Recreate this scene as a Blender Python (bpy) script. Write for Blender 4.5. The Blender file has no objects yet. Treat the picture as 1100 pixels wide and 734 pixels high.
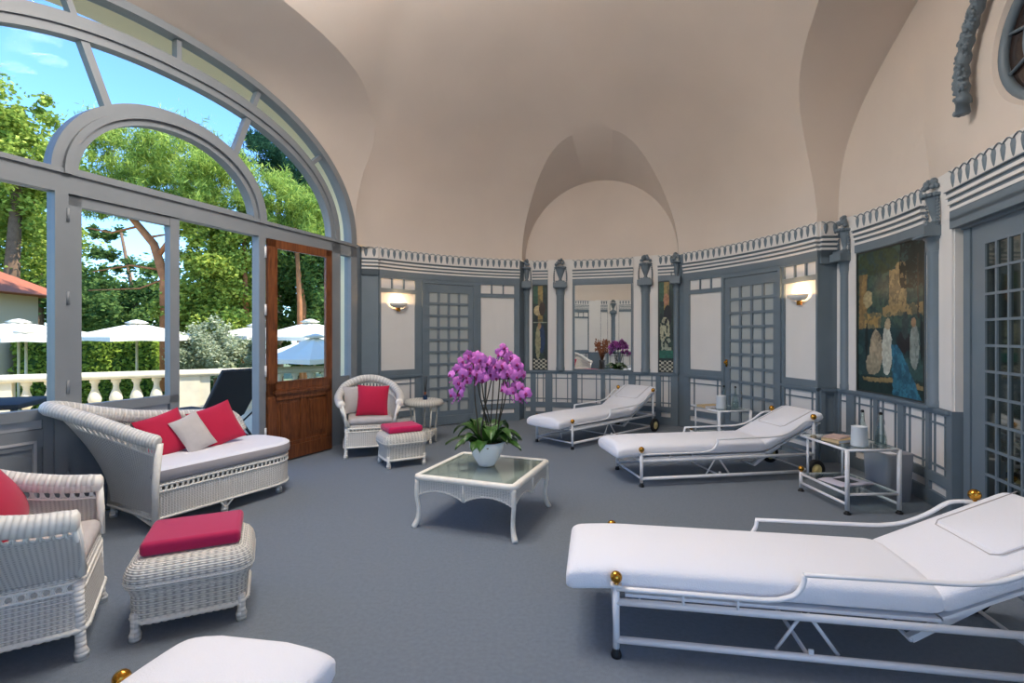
import bpy, bmesh, math, random
import numpy as np
from mathutils import Vector, Matrix
PI = math.pi
SC = bpy.context.scene
COL = SC.collection
rnd = random.Random(7)

# ------------------------------------------------------------------ helpers
class MB:
    """collects geometry for ONE mesh object"""
    def __init__(s):
        s.v = []; s.f = []; s.uv = {}; s.sm = []; s.mi = []; s.cur = 0
    def add(s, vs, fs, smooth=False, uvs=None):
        o = len(s.v); s.v += [tuple(p) for p in vs]
        for k, f in enumerate(fs):
            if uvs is not None: s.uv[len(s.f)] = uvs[k]
            s.f.append(tuple(i + o for i in f)); s.sm.append(smooth); s.mi.append(s.cur)
        return s
    def hexa(s, c):
        """8 corners: bottom 4 ccw, top 4 ccw"""
        return s.add(c, [(3,2,1,0),(4,5,6,7),(0,1,5,4),(1,2,6,5),(2,3,7,6),(3,0,4,7)])
    def box(s, x0, y0, z0, x1, y1, z1):
        return s.hexa([(x0,y0,z0),(x1,y0,z0),(x1,y1,z0),(x0,y1,z0),(x0,y0,z1),(x1,y0,z1),(x1,y1,z1),(x0,y1,z1)])
    def rbox(s, x0, y0, z0, x1, y1, z1, r=.01, n=3, nu=1):
        """soft cuboid: stacked rounded-rectangle sections, edges rounded by r"""
        r = min(r, (z1-z0)/2.01, (x1-x0)/2.01, (y1-y0)/2.01)
        prof = []
        for i in range(n+1):
            a = PI/2*i/n; prof.append((r*(1-math.sin(a)), z0 + r*(1-math.cos(a))))
        for i in range(n+1):
            a = PI/2*i/n; prof.append((r*(1-math.cos(a)), z1 - r*(1-math.sin(a))))
        rings = []
        for ins, z in prof:
            ring = []
            for cx, cy, a0 in ((x1-r, y1-r, 0), (x0+r, y1-r, PI/2), (x0+r, y0+r, PI), (x1-r, y0+r, 1.5*PI)):
                for i in range(n+1):
                    a = a0 + PI/2*i/n; rr = r - ins
                    ring.append((cx + rr*math.cos(a), cy + rr*math.sin(a), z))
            rings.append(ring)
        m = len(rings[0]); vs = [p for rg in rings for p in rg]; fs = []
        for j in range(len(rings)-1):
            for i in range(m):
                fs.append((j*m+i, j*m+(i+1)%m, (j+1)*m+(i+1)%m, (j+1)*m+i))
        fs.append(tuple(range(m))[::-1]); fs.append(tuple((len(rings)-1)*m+i for i in range(m)))
        return s.add(vs, fs, True)
    def tube(s, path, r, n=8, closed=False, caps=True, twist=None, flat=1.0):
        """tube along points; r number or list or fn(t, ang)"""
        P = [Vector(p) for p in path]; N = len(P); vs = []; fs = []
        up = Vector((0, 0, 1)); prev = None; L = 0; uvs = []
        Ls = []
        for i in range(N):
            if closed: d = P[(i+1)%N] - P[i-1]
            else: d = P[min(i+1, N-1)] - P[max(i-1, 0)]
            if d.length < 1e-9: d = Vector((0,0,1))
            d.normalize()
            if prev is None:
                a = up if abs(d.z) < .9 else Vector((1, 0, 0))
                e1 = d.cross(a).normalized()
            else:
                e1 = prev - d*prev.dot(d)
                e1 = e1.normalized() if e1.length > 1e-6 else d.cross(Vector((1,0,0))).normalized()
            prev = e1; e2 = d.cross(e1)
            if i: L += (P[i]-P[i-1]).length
            Ls.append(L)
            for k in range(n):
                an = 2*PI*k/n
                rr = r(L, an, i/(N-1)) if callable(r) else (r[i] if isinstance(r, (list, tuple)) else r)
                vs.append(P[i] + e1*(math.cos(an)*rr) + e2*(math.sin(an)*rr*flat))
        R0 = .03
        M = N if closed else N-1
        for i in range(M):
            for k in range(n):
                i2 = (i+1) % N
                fs.append((i*n+k, i*n+(k+1)%n, i2*n+(k+1)%n, i2*n+k))
                la = Ls[i]; lb = Ls[i2] if i2 > i else Ls[i]+.02
                ua = k/n*.2; ub = (k+1)/n*.2
                uvs.append([(ua, la), (ub, la), (ub, lb), (ua, lb)])
        if caps and not closed:
            fs.append(tuple(range(n))[::-1]); fs.append(tuple((N-1)*n+k for k in range(n)))
            uvs.append([(0,0)]*n); uvs.append([(0,0)]*n)
        return s.add(vs, fs, True, uvs)
    def bar(s, a, b, r, n=8): return s.tube([a, b], r, n)
    def sphere(s, c, r, nu=14, nv=9, sc=(1,1,1)):
        vs = []; fs = []
        for j in range(nv+1):
            t = PI*j/nv
            for i in range(nu):
                p = 2*PI*i/nu
                vs.append((c[0]+r*sc[0]*math.sin(t)*math.cos(p), c[1]+r*sc[1]*math.sin(t)*math.sin(p), c[2]+r*sc[2]*math.cos(t)))
        for j in range(nv):
            for i in range(nu):
                fs.append((j*nu+i, (j+1)*nu+i, (j+1)*nu+(i+1)%nu, j*nu+(i+1)%nu))
        return s.add(vs, fs, True)
    def lathe(s, prof, n=20, c=(0,0,0), a0=0, a1=2*PI, smooth=True, M=None, sx=1, sy=1):
        full = abs(a1-a0-2*PI) < 1e-6; m = n if full else n+1; vs = []; fs = []
        for r, z in prof:
            for i in range(m):
                a = a0 + (a1-a0)*i/n
                p = Vector((c[0]+r*math.cos(a)*sx, c[1]+r*math.sin(a)*sy, c[2]+z))
                vs.append(M @ p if M is not None else p)
        for j in range(len(prof)-1):
            for i in range(n):
                i2 = (i+1) % m
                fs.append((j*m+i, j*m+i2, (j+1)*m+i2, (j+1)*m+i))
        return s.add(vs, fs, smooth)
    def grid(s, fn, nu, nv, smooth=True, uvf=None, closeu=False):
        vs = []; fs = []; uvs = []
        for j in range(nv+1):
            for i in range(nu+1): vs.append(fn(i/nu, j/nv))
        for j in range(nv):
            for i in range(nu):
                fs.append((j*(nu+1)+i, j*(nu+1)+i+1, (j+1)*(nu+1)+i+1, (j+1)*(nu+1)+i))
                if uvf: uvs.append([uvf(i/nu, j/nv), uvf((i+1)/nu, j/nv), uvf((i+1)/nu, (j+1)/nv), uvf(i/nu, (j+1)/nv)])
        return s.add(vs, fs, smooth, uvs if uvf else None)
    def prism(s, poly, f0, f1, smooth=False):
        """poly 2D list -> f0(p), f1(p) give 3D"""
        n = len(poly); vs = [f0(p) for p in poly] + [f1(p) for p in poly]
        fs = [tuple(range(n))[::-1], tuple(range(n, 2*n))]
        for i in range(n): fs.append((i, (i+1)%n, n+(i+1)%n, n+i))
        return s.add(vs, fs, smooth)
    def xf(s, M, start=0):
        for i in range(start, len(s.v)): s.v[i] = tuple(M @ Vector(s.v[i]))
        return s
    def build(s, name, mats, parent=None, label=None, cat=None, kind=None, group=None, fix=True):
        me = bpy.data.meshes.new(name)
        me.from_pydata([tuple(map(float, p)) for p in s.v], [], s.f)
        if not isinstance(mats, (list, tuple)): mats = [mats]
        for m in mats: me.materials.append(m)
        me.polygons.foreach_set('use_smooth', s.sm)
        me.polygons.foreach_set('material_index', s.mi)
        if s.uv:
            ul = me.uv_layers.new(name='UVMap').data
            for pi, p in enumerate(me.polygons):
                if pi in s.uv:
                    for li, c in zip(p.loop_indices, s.uv[pi]): ul[li].uv = c
        me.update()
        if fix:
            bm = bmesh.new(); bm.from_mesh(me); bmesh.ops.recalc_face_normals(bm, faces=bm.faces); bm.to_mesh(me); bm.free()
        ob = bpy.data.objects.new(name, me); COL.objects.link(ob)
        if parent: ob.parent = parent
        tag(ob, label, cat, kind, group)
        return ob

def tag(o, label=None, cat=None, kind=None, group=None):
    if label: o['label'] = label
    if cat: o['category'] = cat
    if kind: o['kind'] = kind
    if group: o['group'] = group
    return o
def thing(name, label, cat, loc=(0,0,0), rz=0, group=None):
    o = bpy.data.objects.new(name, None); COL.objects.link(o)
    o.location = loc; o.rotation_euler = (0,0,rz); o.empty_display_size = .1
    return tag(o, label, cat, None, group)
def dup(root, loc, rz, label, group=None, skip=()):
    r = root.copy(); COL.objects.link(r); r.location = loc; r.rotation_euler = (0,0,rz); r['label'] = label
    if group: r['group'] = group
    for ch in list(root.children):
        if ch.name.split('.')[0] in skip: continue
        c = ch.copy(); COL.objects.link(c); c.parent = r
        for g in list(ch.children):
            d = g.copy(); COL.objects.link(d); d.parent = c
    return r

# ------------------------------------------------------------------ materials
def lin(c):
    return tuple(((x/255)/12.92 if x/255 <= .04045 else ((x/255+.055)/1.055)**2.4) for x in c) + (1,)
def nt(name):
    m = bpy.data.materials.new(name); m.use_nodes = True
    t = m.node_tree; return m, t, t.nodes['Principled BSDF']
def mat(name, rgb, rough=.6, metal=0, bump=0, bscale=50, var=0, spec=.5, vscale=4, coat=0, emit=None, estr=0, trans=0, sheen=0):
    m, t, b = nt(name); N = t.nodes; L = t.links
    c = lin(rgb)
    b.inputs['Base Color'].default_value = c; b.inputs['Roughness'].default_value = rough
    b.inputs['Metallic'].default_value = metal; b.inputs['Specular IOR Level'].default_value = spec
    b.inputs['Coat Weight'].default_value = coat; b.inputs['Transmission Weight'].default_value = trans
    b.inputs['Sheen Weight'].default_value = sheen
    if emit: b.inputs['Emission Color'].default_value = lin(emit); b.inputs['Emission Strength'].default_value = estr
    tc = N.new('ShaderNodeTexCoord')
    if var:
        n = N.new('ShaderNodeTexNoise'); n.inputs['Scale'].default_value = vscale; n.inputs['Detail'].default_value = 5
        L.new(tc.outputs['Object'], n.inputs['Vector'])
        r = N.new('ShaderNodeMapRange'); r.inputs['From Min'].default_value = .3; r.inputs['From Max'].default_value = .7
        r.inputs['To Min'].default_value = 1-var; r.inputs['To Max'].default_value = 1+var
        L.new(n.outputs['Fac'], r.inputs['Value'])
        x = N.new('ShaderNodeVectorMath'); x.operation = 'SCALE'; x.inputs[0].default_value = c[:3]
        L.new(r.outputs[0], x.inputs['Scale']); L.new(x.outputs[0], b.inputs['Base Color'])
    if bump:
        n = N.new('ShaderNodeTexNoise'); n.inputs['Scale'].default_value = bscale; n.inputs['Detail'].default_value = 3
        L.new(tc.outputs['Object'], n.inputs['Vector'])
        bp = N.new('ShaderNodeBump'); bp.inputs['Strength'].default_value = bump; bp.inputs['Distance'].default_value = .01
        L.new(n.outputs['Fac'], bp.inputs['Height']); L.new(bp.outputs[0], b.inputs['Normal'])
    return m
def glassmat(name, tint=(255,255,255), gl=.06, rough=.0):
    m, t, b = nt(name); N = t.nodes; L = t.links; N.remove(b)
    tr = N.new('ShaderNodeBsdfTransparent'); tr.inputs[0].default_value = lin(tint)
    g = N.new('ShaderNodeBsdfGlossy'); g.inputs['Roughness'].default_value = rough
    lw = N.new('ShaderNodeLayerWeight'); lw.inputs['Blend'].default_value = .5
    pw = N.new('ShaderNodeMath'); pw.operation = 'POWER'; pw.inputs[1].default_value = 4; L.new(lw.outputs['Facing'], pw.inputs[0])
    ad = N.new('ShaderNodeMath'); ad.operation = 'ADD'; ad.inputs[1].default_value = .045; L.new(pw.outputs[0], ad.inputs[0])
    mx = N.new('ShaderNodeMixShader'); ml = N.new('ShaderNodeMath'); ml.operation = 'MULTIPLY'; ml.inputs[1].default_value = gl; ml.use_clamp = True
    L.new(ad.outputs[0], ml.inputs[0]); L.new(ml.outputs[0], mx.inputs[0]); L.new(tr.outputs[0], mx.inputs[1]); L.new(g.outputs[0], mx.inputs[2])
    L.new(mx.outputs[0], N['Material Output'].inputs['Surface'])
    return m
def wicker_mat(name, rgb, dark=.50, pu=.034, pv=.011, bstr=.9):
    """woven cane: vertical stakes and horizontal weavers from the UV map, in metres"""
    m, t, b = nt(name); N = t.nodes; L = t.links
    uv = N.new('ShaderNodeUVMap'); sp = N.new('ShaderNodeSeparateXYZ'); L.new(uv.outputs[0], sp.inputs[0])
    def M(op, a, c=None):
        n = N.new('ShaderNodeMath'); n.operation = op
        for i, q in enumerate((a, c)):
            if q is None: continue
            if isinstance(q, (int, float)): n.inputs[i].default_value = q
            else: L.new(q, n.inputs[i])
        return n.outputs[0]
    u = M('MULTIPLY', sp.outputs[0], 1/pu); v = M('MULTIPLY', sp.outputs[1], 1/pv)
    row = M('FLOOR', v)
    weave = M('ADD', M('MULTIPLY', M('COSINE', M('ADD', M('MULTIPLY', u, 2*PI), M('MULTIPLY', row, PI))), .5), .5)
    strand = M('ABSOLUTE', M('SINE', M('MULTIPLY', v, PI)))
    rib = M('ADD', M('MULTIPLY', M('COSINE', M('MULTIPLY', u, 2*PI)), .5), .5)
    h = M('ADD', M('MULTIPLY', strand, M('ADD', M('MULTIPLY', weave, .45), .25)), M('MULTIPLY', rib, .35))
    no = N.new('ShaderNodeTexNoise'); no.inputs['Scale'].default_value = 9; tc = N.new('ShaderNodeTexCoord'); L.new(tc.outputs['Object'], no.inputs['Vector'])
    c = lin(rgb); d = tuple(x*dark for x in c[:3]) + (1,)  # shade in the gaps of the weave is mixed into the cane colour
    mx = N.new('ShaderNodeMix'); mx.data_type = 'RGBA'; mx.inputs[6].default_value = d; mx.inputs[7].default_value = c
    rr = N.new('ShaderNodeMapRange'); rr.inputs['From Min'].default_value = .12; rr.inputs['From Max'].default_value = .62
    L.new(h, rr.inputs['Value']); L.new(rr.outputs[0], mx.inputs[0])
    m2 = N.new('ShaderNodeMix'); m2.data_type = 'RGBA'; m2.blend_type = 'MULTIPLY'; m2.inputs[0].default_value = .12
    L.new(mx.outputs[2], m2.inputs[6]); L.new(no.outputs['Fac'], m2.inputs[7]); L.new(m2.outputs[2], b.inputs['Base Color'])
    bp = N.new('ShaderNodeBump'); bp.inputs['Strength'].default_value = bstr; bp.inputs['Distance'].default_value = .008
    L.new(h, bp.inputs['Height']); L.new(bp.outputs[0], b.inputs['Normal'])
    b.inputs['Roughness'].default_value = .5
    return m
def leafmat(name, c1, c2, transl=.35):
    m, t, b = nt(name); N = t.nodes; L = t.links; N.remove(b)
    gi = N.new('ShaderNodeNewGeometry'); cr = N.new('ShaderNodeMix'); cr.data_type = 'RGBA'
    L.new(gi.outputs['Random Per Island'], cr.inputs[0]); cr.inputs[6].default_value = lin(c1); cr.inputs[7].default_value = lin(c2)
    d = N.new('ShaderNodeBsdfDiffuse'); tl = N.new('ShaderNodeBsdfTranslucent'); mx = N.new('ShaderNodeMixShader'); mx.inputs[0].default_value = transl
    L.new(cr.outputs[2], d.inputs[0]); L.new(cr.outputs[2], tl.inputs[0]); L.new(d.outputs[0], mx.inputs[1]); L.new(tl.outputs[0], mx.inputs[2])
    L.new(mx.outputs[0], N['Material Output'].inputs['Surface'])
    return m
def woodmat(name, c1, c2, scale=6):
    m, t, b = nt(name); N = t.nodes; L = t.links
    tc = N.new('ShaderNodeTexCoord'); mp = N.new('ShaderNodeMapping'); mp.inputs['Scale'].default_value = (scale*3, scale*3, scale*.35)
    L.new(tc.outputs['Object'], mp.inputs[0]); n = N.new('ShaderNodeTexNoise'); n.inputs['Scale'].default_value = 2.2; n.inputs['Detail'].default_value = 7; n.inputs['Distortion'].default_value = .8
    L.new(mp.outputs[0], n.inputs['Vector'])
    mx = N.new('ShaderNodeMix'); mx.data_type = 'RGBA'; mx.inputs[6].default_value = lin(c1); mx.inputs[7].default_value = lin(c2)
    r = N.new('ShaderNodeMapRange'); r.inputs['From Min'].default_value = .35; r.inputs['From Max'].default_value = .65
    L.new(n.outputs['Fac'], r.inputs['Value']); L.new(r.outputs[0], mx.inputs[0]); L.new(mx.outputs[2], b.inputs['Base Color'])
    b.inputs['Roughness'].default_value = .38
    return m

M_CEIL = mat('ceiling_plaster', (217,204,193), .9, var=.035, vscale=1.2, bump=.08, bscale=30)
M_WHITE = mat('white_wall_paint', (224,220,216), .75, var=.02, vscale=3)
M_GREY = mat('blue_grey_paint', (108,121,131), .45, var=.04, vscale=5)
M_GREYW = mat('grey_window_paint', (128,133,138), .45, var=.03, vscale=5)
M_CARPET = mat('blue_grey_carpet', (109,119,130), .95, bump=.5, bscale=260, var=.10, vscale=45, sheen=.2)
M_STONE = mat('cream_stone', (222,208,178), .8, var=.07, vscale=6, bump=.15, bscale=40)
M_PAVE = mat('pale_terrace_paving', (206,192,166), .85, var=.06, vscale=3)
M_EXT = mat('tan_outside_render', (252,234,194), .9, var=.04, vscale=2)
M_METAL = mat('white_enamelled_metal', (232,232,234), .35)
M_TERRY = mat('white_terry_cloth', (238,238,243), .95, bump=.35, bscale=220, sheen=.3)
M_BRASS = mat('brass', (196,142,58), .18, metal=1)
M_BLACK = mat('black_rubber', (22,22,24), .6)
M_HUB = mat('cream_wheel_hub', (222,204,140), .5)
M_WICK = wicker_mat('white_cane_weave', (238,233,222))
M_WICKF = wicker_mat('white_cane_fine_weave', (240,236,228), dark=.60, pu=.02, pv=.009)
M_WROLL = wicker_mat('white_cane_wrapped_roll', (238,234,226), dark=.7, pu=.4, pv=.022, bstr=.7)
M_CANE = mat('white_painted_cane', (236,231,220), .5, var=.05, vscale=30)
M_RED = mat('raspberry_cotton', (182,4,58), .85, bump=.2, bscale=180, var=.03, vscale=14, sheen=.2)
M_PINK = mat('magenta_cotton', (196,6,82), .85, bump=.2, bscale=180, sheen=.2)
M_DPINK = mat('dark_raspberry_cotton', (174,5,72), .85, bump=.2, bscale=180, sheen=.2)
M_BEIGE = mat('greige_linen', (190,183,180), .9, bump=.25, bscale=240, var=.04, vscale=20)
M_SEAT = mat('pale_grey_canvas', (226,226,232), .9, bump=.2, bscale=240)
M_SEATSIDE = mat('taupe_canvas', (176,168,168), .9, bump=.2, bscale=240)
M_GLASS = glassmat('clear_window_glass', (250,252,252), .035)
M_TGLASS = glassmat('table_glass', (242,248,246), .8)
M_BGLASS = glassmat('bottle_glass', (244,249,248), .7)
M_MIRROR = mat('mirror_silver', (225,228,226), .015, metal=1)
M_DMIRROR = mat('dark_mirror_pane', (140,146,140), .05, metal=1)
M_FROST = mat('pale_reflective_pane', (168,174,174), .14, spec=.8)
M_WOOD = woodmat('varnished_oak', (88,46,22), (128,74,38))
M_WOOD2 = woodmat('pale_wood', (176,140,96), (200,170,126))
SKY_S = .25; SUN_E = 4.2; EXPO = 1.0; FILL_E = 11; SCON_E = 2.6; FILL_DOWN_E = 7
# ------------------------------------------------------------------ plan of the room (metres; x right, y away, z up)
PH = math.radians(21)
AX = Vector((math.sin(PH), math.cos(PH), 0)); BX = Vector((math.cos(PH), -math.sin(PH), 0))
CC = Vector((-.16, 3.49, 0)) 
H = 2.67          # top of the cornice
DADO = .82
def arc(p, q, sag, n=18):
    L = math.dist(p, q); d = ((q[0]-p[0])/L, (q[1]-p[1])/L); nr = (-d[1], d[0])
    if abs(sag) < 1e-6: return [p, q]
    R = (L*L/4+sag*sag)/(2*sag); th = math.asin(L/2/R); out = []
    for i in range(n+1):
        a = (2*i/n-1)*th; x = R*math.sin(a); y = R*math.cos(a)-(R-sag)
        out.append((p[0]+d[0]*(x+L/2)+nr[0]*y, p[1]+d[1]*(x+L/2)+nr[1]*y))
    return out
class Bay:
    def __init__(s, pts):
        s.p = [Vector((a, b)) for a, b in pts]; s.S = [0]
        for i in range(1, len(s.p)): s.S.append(s.S[-1] + (s.p[i]-s.p[i-1]).length)
        s.L = s.S[-1]
    def at(s, t, off=0, z=0):
        i = 0
        while i < len(s.S)-2 and s.S[i+1] < t: i += 1
        d = (s.p[i+1]-s.p[i]).normalized(); q = s.p[i] + d*(t-s.S[i])
        # smooth normal
        def dirn(k): k = max(0, min(len(s.p)-2, k)); return (s.p[k+1]-s.p[k]).normalized()
        f = (t-s.S[i])/(s.S[i+1]-s.S[i])
        dd = dirn(i).lerp(dirn(i+1), f-.5) if f > .5 else dirn(i).lerp(dirn(i-1), .5-f)
        dd.normalize()
        return Vector((q.x + dd.y*off, q.y - dd.x*off, z))
    def ang(s, t):
        a = s.at(t, 0); b = s.at(t, .1); return math.atan2(b.y-a.y, b.x-a.x)   # direction of the inward normal
    def cbox(s, mb, s0, s1, z0, z1, d0, d1, step=.13):
        n = max(1, int(math.ceil((s1-s0)/step))) if len(s.p) > 2 else 1
        vs = []; fs = []
        for i in range(n+1):
            t = s0+(s1-s0)*i/n
            vs += [s.at(t, d0, z0), s.at(t, d1, z0), s.at(t, d1, z1), s.at(t, d0, z1)]
        for i in range(n):
            a = 4*i; b = a+4
            for k in range(4): fs.append((a+k, a+(k+1) % 4, b+(k+1) % 4, b+k))
        fs.append((0, 3, 2, 1)); fs.append((4*n, 4*n+1, 4*n+2, 4*n+3))
        mb.add(vs, fs)
    def fill(s, mb, s0, s1, z0, z1, holes, d0, d1):
        """raised field s0..s1 x z0..z1 with rectangular holes"""
        zs = sorted({z0, z1, *[h[2] for h in holes], *[h[3] for h in holes]})
        for a, b in zip(zs, zs[1:]):
            if b-a < 1e-4: continue
            zm = (a+b)/2; cur = s0
            for h in sorted([h for h in holes if h[2] < zm < h[3]]):
                if h[0] > cur+1e-4: s.cbox(mb, cur, h[0], a, b, d0, d1)
                cur = max(cur, h[1])
            if cur < s1-1e-4: s.cbox(mb, cur, s1, a, b, d0, d1)

trimn = [0]
def struct(name): return name
def next_trim(): trimn[0] += 1; return 'trim_%d' % trimn[0]

def grape(mb, bay, s, z1, w, h, d):
    """a hanging bunch of grapes in low relief"""
    n = 6; prof = [(0, 0), (.75, -.08), (1, -.3), (.8, -.6), (.45, -.85), (0, -1)]
    for k in range(len(prof)-1):
        pass
    vs = []; fs = []
    for (r, zz) in prof:
        for i in range(n+1):
            a = PI*i/n
            vs.append(bay.at(s + r*w*math.cos(a), d + r*w*.6*math.sin(a), z1 + zz*h))
    for j in range(len(prof)-1):
        for i in range(n): fs.append((j*(n+1)+i, j*(n+1)+i+1, (j+1)*(n+1)+i+1, (j+1)*(n+1)+i))
    mb.add(vs, fs, True)
def frieze(bay, s0, s1, lamp=None, pitch=.098, name=None):
    mb = MB(); L = s1-s0
    # white band behind the grapes
    mb.cur = 1
    bay.cbox(mb, s0, s1, 2.495, H, 0, .03)
    for k in range(3): bay.cbox(mb, s0, s1, 2.352+.049*k, 2.352+.049*k+.024, 0, .035+.012*k)
    mb.cur = 0
    for k in range(3): bay.cbox(mb, s0, s1, 2.352+.049*k+.024, 2.352+.049*(k+1), 0, .028+.012*k)
    bay.cbox(mb, s0, s1, 2.495, 2.502, 0, .068)
    bay.cbox(mb, s0, s1, 2.27, 2.352, 0, .03)
    n = max(1, round(L/pitch)); p = L/n
    for i in range(n):
        grape(mb, bay, s0+p*(i+.5), 2.645, .026, .125, .028)
    for i in range(n-1):
        a = s0+p*(i+.5); pts = [bay.at(a+p*t, .036, 2.635+.028*math.sin(PI*t)) for t in (0, .12, .3, .5, .7, .88, 1)]
        mb.tube(pts, .0045, 5)
    for a, sgn in ((s0+p*.5, -1), (s1-p*.5, 1)):
        pts = [bay.at(a+sgn*p*.48*t, .036, 2.635+.028*math.sin(PI*t/2)) for t in (0, .3, .6, 1)]
        mb.tube(pts, .0045, 5)
    return mb.build(name or next_trim(), [M_GREY, M_WHITE], kind='structure')
def dado(mb, bay, s0, s1, groups, d=.012, z0=.0):
    """grey field with white grid panels; groups = list of (a,b)"""
    holes = []
    for a, b in groups:
        holes += [(a, b, .285, .765), (a, b, .125, .20)]
    bay.fill(mb, s0, s1, z0, DADO, holes, 0, d+.012)
    bay.cbox(mb, s0, s1, .79, DADO, 0, d+.03)
    for a, b in groups:
        for z in (.69, .345): bay.cbox(mb, a, b, z-.008, z+.008, 0, d)
        if b-a > .14:
            ins = min(.075, (b-a)*.2)
            for x in (a+ins, b-ins): bay.cbox(mb, x-.008, x+.008, .285, .765, 0, d)

def wall_slab(name, bay, z1=H-.01, ext0=0, ext1=0, extra=None):
    mb = MB(); bay.cbox(mb, -ext0, bay.L+ext1, -.02, z1, -.22, 0)
    return mb.build(name, M_WHITE, kind='structure')

doorn = [0]
def lattice_door(bay, s0, s1, pane, cols=4, rows=10, z0=.21, z1=2.09, fr=.07, rec=-.0, handle=None, name=None, m=.017, th=.026):
    doorn[0] += 1
    mb = MB(); holes = []
    cw = (s1-s0-2*fr)/cols; rh = (z1-z0)/rows
    for i in range(cols):
        for j in range(rows):
            holes.append((s0+fr+cw*i+m, s0+fr+cw*(i+1)-m, z0+rh*j+m, z0+rh*(j+1)-m))
    bay.fill(mb, s0, s1, .02, 2.20, holes, rec+.004, rec+.004+th)
    bay.cbox(mb, s0, s1, .02, .15, rec, rec+.05)
    d = mb.build('door_%d' % doorn[0], M_GREY, kind='structure')
    pb = MB(); bay.cbox(pb, s0+fr, s1-fr, z0, z1, rec+.002, rec+.008)
    pb.build('pane', pane, d)
    if handle is not None:
        hb = MB(); c = bay.at(handle, rec+.034, 1.02); hb.lathe([(0,-.05),(.016,-.05),(.018,0),(.016,.05),(0,.05)], 10, c)
        hb.sphere(bay.at(handle, rec+.06, 1.03), .02, 10, 8)
        hb.build('door_knob', M_BRASS, d, label='small brass knob')
    return d

def door_bay(side, bay, pA, door, pB, frames, pane, handle=None):
    """bay with a grille door between two white panels"""
    wall_slab('wall_'+side, bay, ext0=.0, ext1=.0)
    mb = MB(); holes = []
    for a, b in (pA, pB):
        w = (b-a); q = (w-.04)/3
        for k in range(3): holes.append((a+k*(q+.02), a+k*(q+.02)+q, 2.09, 2.235))
        holes.append((a, b, .90, 2.03))
    d0, d1 = door
    holes.append((d0, d1, DADO, 2.21))
    bay.fill(mb, 0, bay.L, DADO, 2.27, holes, 0, .024)
    # door casing
    for a, b in ((d0-.045, d0), (d1, d1+.045)): bay.cbox(mb, a, b, .0, 2.24, 0, .045)
    bay.cbox(mb, d0-.045, d1+.045, 2.205, 2.245, 0, .045)
    dado(mb, bay, 0, d0-.045, [(pA[0], min(pA[1], d0-.07))])
    dado(mb, bay, d1+.045, bay.L, [(max(pB[0], d1+.07), pB[1])])
    mb.build(next_trim(), M_GREY, kind='structure')
    frieze(bay, 0, bay.L)
    return lattice_door(bay, d0, d1, pane, handle=handle)

def half_column(bay, s, label, group='half columns crowned with urns around the room', r=.082):
    a = bay.ang(s); p = bay.at(s, .012, 0)
    t = thing('half_column', label, 'column', (p.x, p.y, DADO), a-0, group); KW = r/.082
    # local x = out of the wall
    A0, A1 = -PI/2, PI/2
    mb = MB(); mb.lathe([(r*.98, 0), (r*.98, .05), (r*.9, .06), (r*.88, 1.24), (r*.92, 1.25), (r*.92, 1.27)], 12, (0,0,0), A0, A1)
    mb.build('shaft', M_GREY, t)
    mb = MB(); mb.lathe([(r*.95, 1.27), (r*1.02, 1.29), (r*1.02, 1.36), (r*1.25, 1.37), (r*1.3, 1.385)], 12, (0,0,0), A0, A1)
    mb.box(0, -.125*KW, 1.385, .12, .125*KW, 1.47)
    for k in range(7): mb.sphere((.12, (-.105+.035*k)*KW, 1.39), .012, 6, 5)
    mb.box(0, -.075, 1.47, .09, .075, 1.50)
    mb.build('capital', M_GREY, t)
    mb = MB(); mb.lathe([(.02, 1.50), (.045, 1.505), (.022, 1.53), (.035, 1.57), (.075*KW, 1.66), (.095*KW, 1.72), (.104*KW, 1.73), (.08*KW, 1.745), (0, 1.75)], 14, (0,0,0), A0, A1)
    mb.build('urn', M_GREY, t)
    mb = MB(); rr = random.Random(int(s*100)+3)
    for k in range(26):
        th = rr.uniform(-PI/2, PI/2); q = rr.uniform(0, .085); z = 1.745 + .13*(1-(q/.1)**2)*rr.uniform(.5, 1)
        mb.sphere((q*math.cos(th)*.9+.01, q*KW*math.sin(th), z), rr.uniform(.016, .026), 6, 5)
    for k in range(9):
        th = -PI/2+PI*k/8; mb.sphere((.09*math.cos(th), .097*KW*math.sin(th), 1.725), .019, 6, 5)
    mb.build('fruit_heap', M_GREY, t)
    mb = MB()
    for sg in (-1, 1):
        for k in range(13):
            z = 1.72-.027*k; y = (.102+.016*math.sin(PI*k/12))*KW
            mb.sphere((.022, sg*y, z), .011+.003*math.sin(PI*k/12), 6, 5)
    mb.build('side_chain', M_GREY, t)
    return t

# ------------------------------------------------------------------ the bays
B_pierL = Bay([(-2.13,7.19), (-1.91,7.25)])
B_jambL = Bay([(-2.154,6.90), (-2.13,7.19)])
B_left = Bay(arc((-1.91,7.25), (.12,8.44), .19))
B_nret = Bay([(.12,8.44), (.205,8.62)])
B_niche = Bay(arc((.205,8.62), (2.585,7.88), .14))
B_nret2 = Bay([(2.585,7.88), (2.64,7.76)])
B_right = Bay(arc((2.64,7.76), (3.42,5.64), .14))
B_pierR = Bay([(3.42,5.64), (3.62,5.63)])
B_wallR = Bay(arc((3.62,5.63), (3.39,3.89), .1))
B_doorR = Bay([(3.39,3.89), (2.75,1.78)])
def plan(b, a): q = CC + BX*b + AX*a; return (q.x, q.y)
B_nearR = Bay(arc((2.75,1.78), (1.55,-.35), .1))
B_nearN = Bay(arc((-.60,-1.45), plan(-1.5,-4.75), .14))
B_nearL = Bay(arc(plan(-1.5,-4.75), plan(-3.0,-2.9), .19))
B_jambN = Bay([plan(-3.0,-2.9), plan(-3.08,-2.47)])

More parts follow.
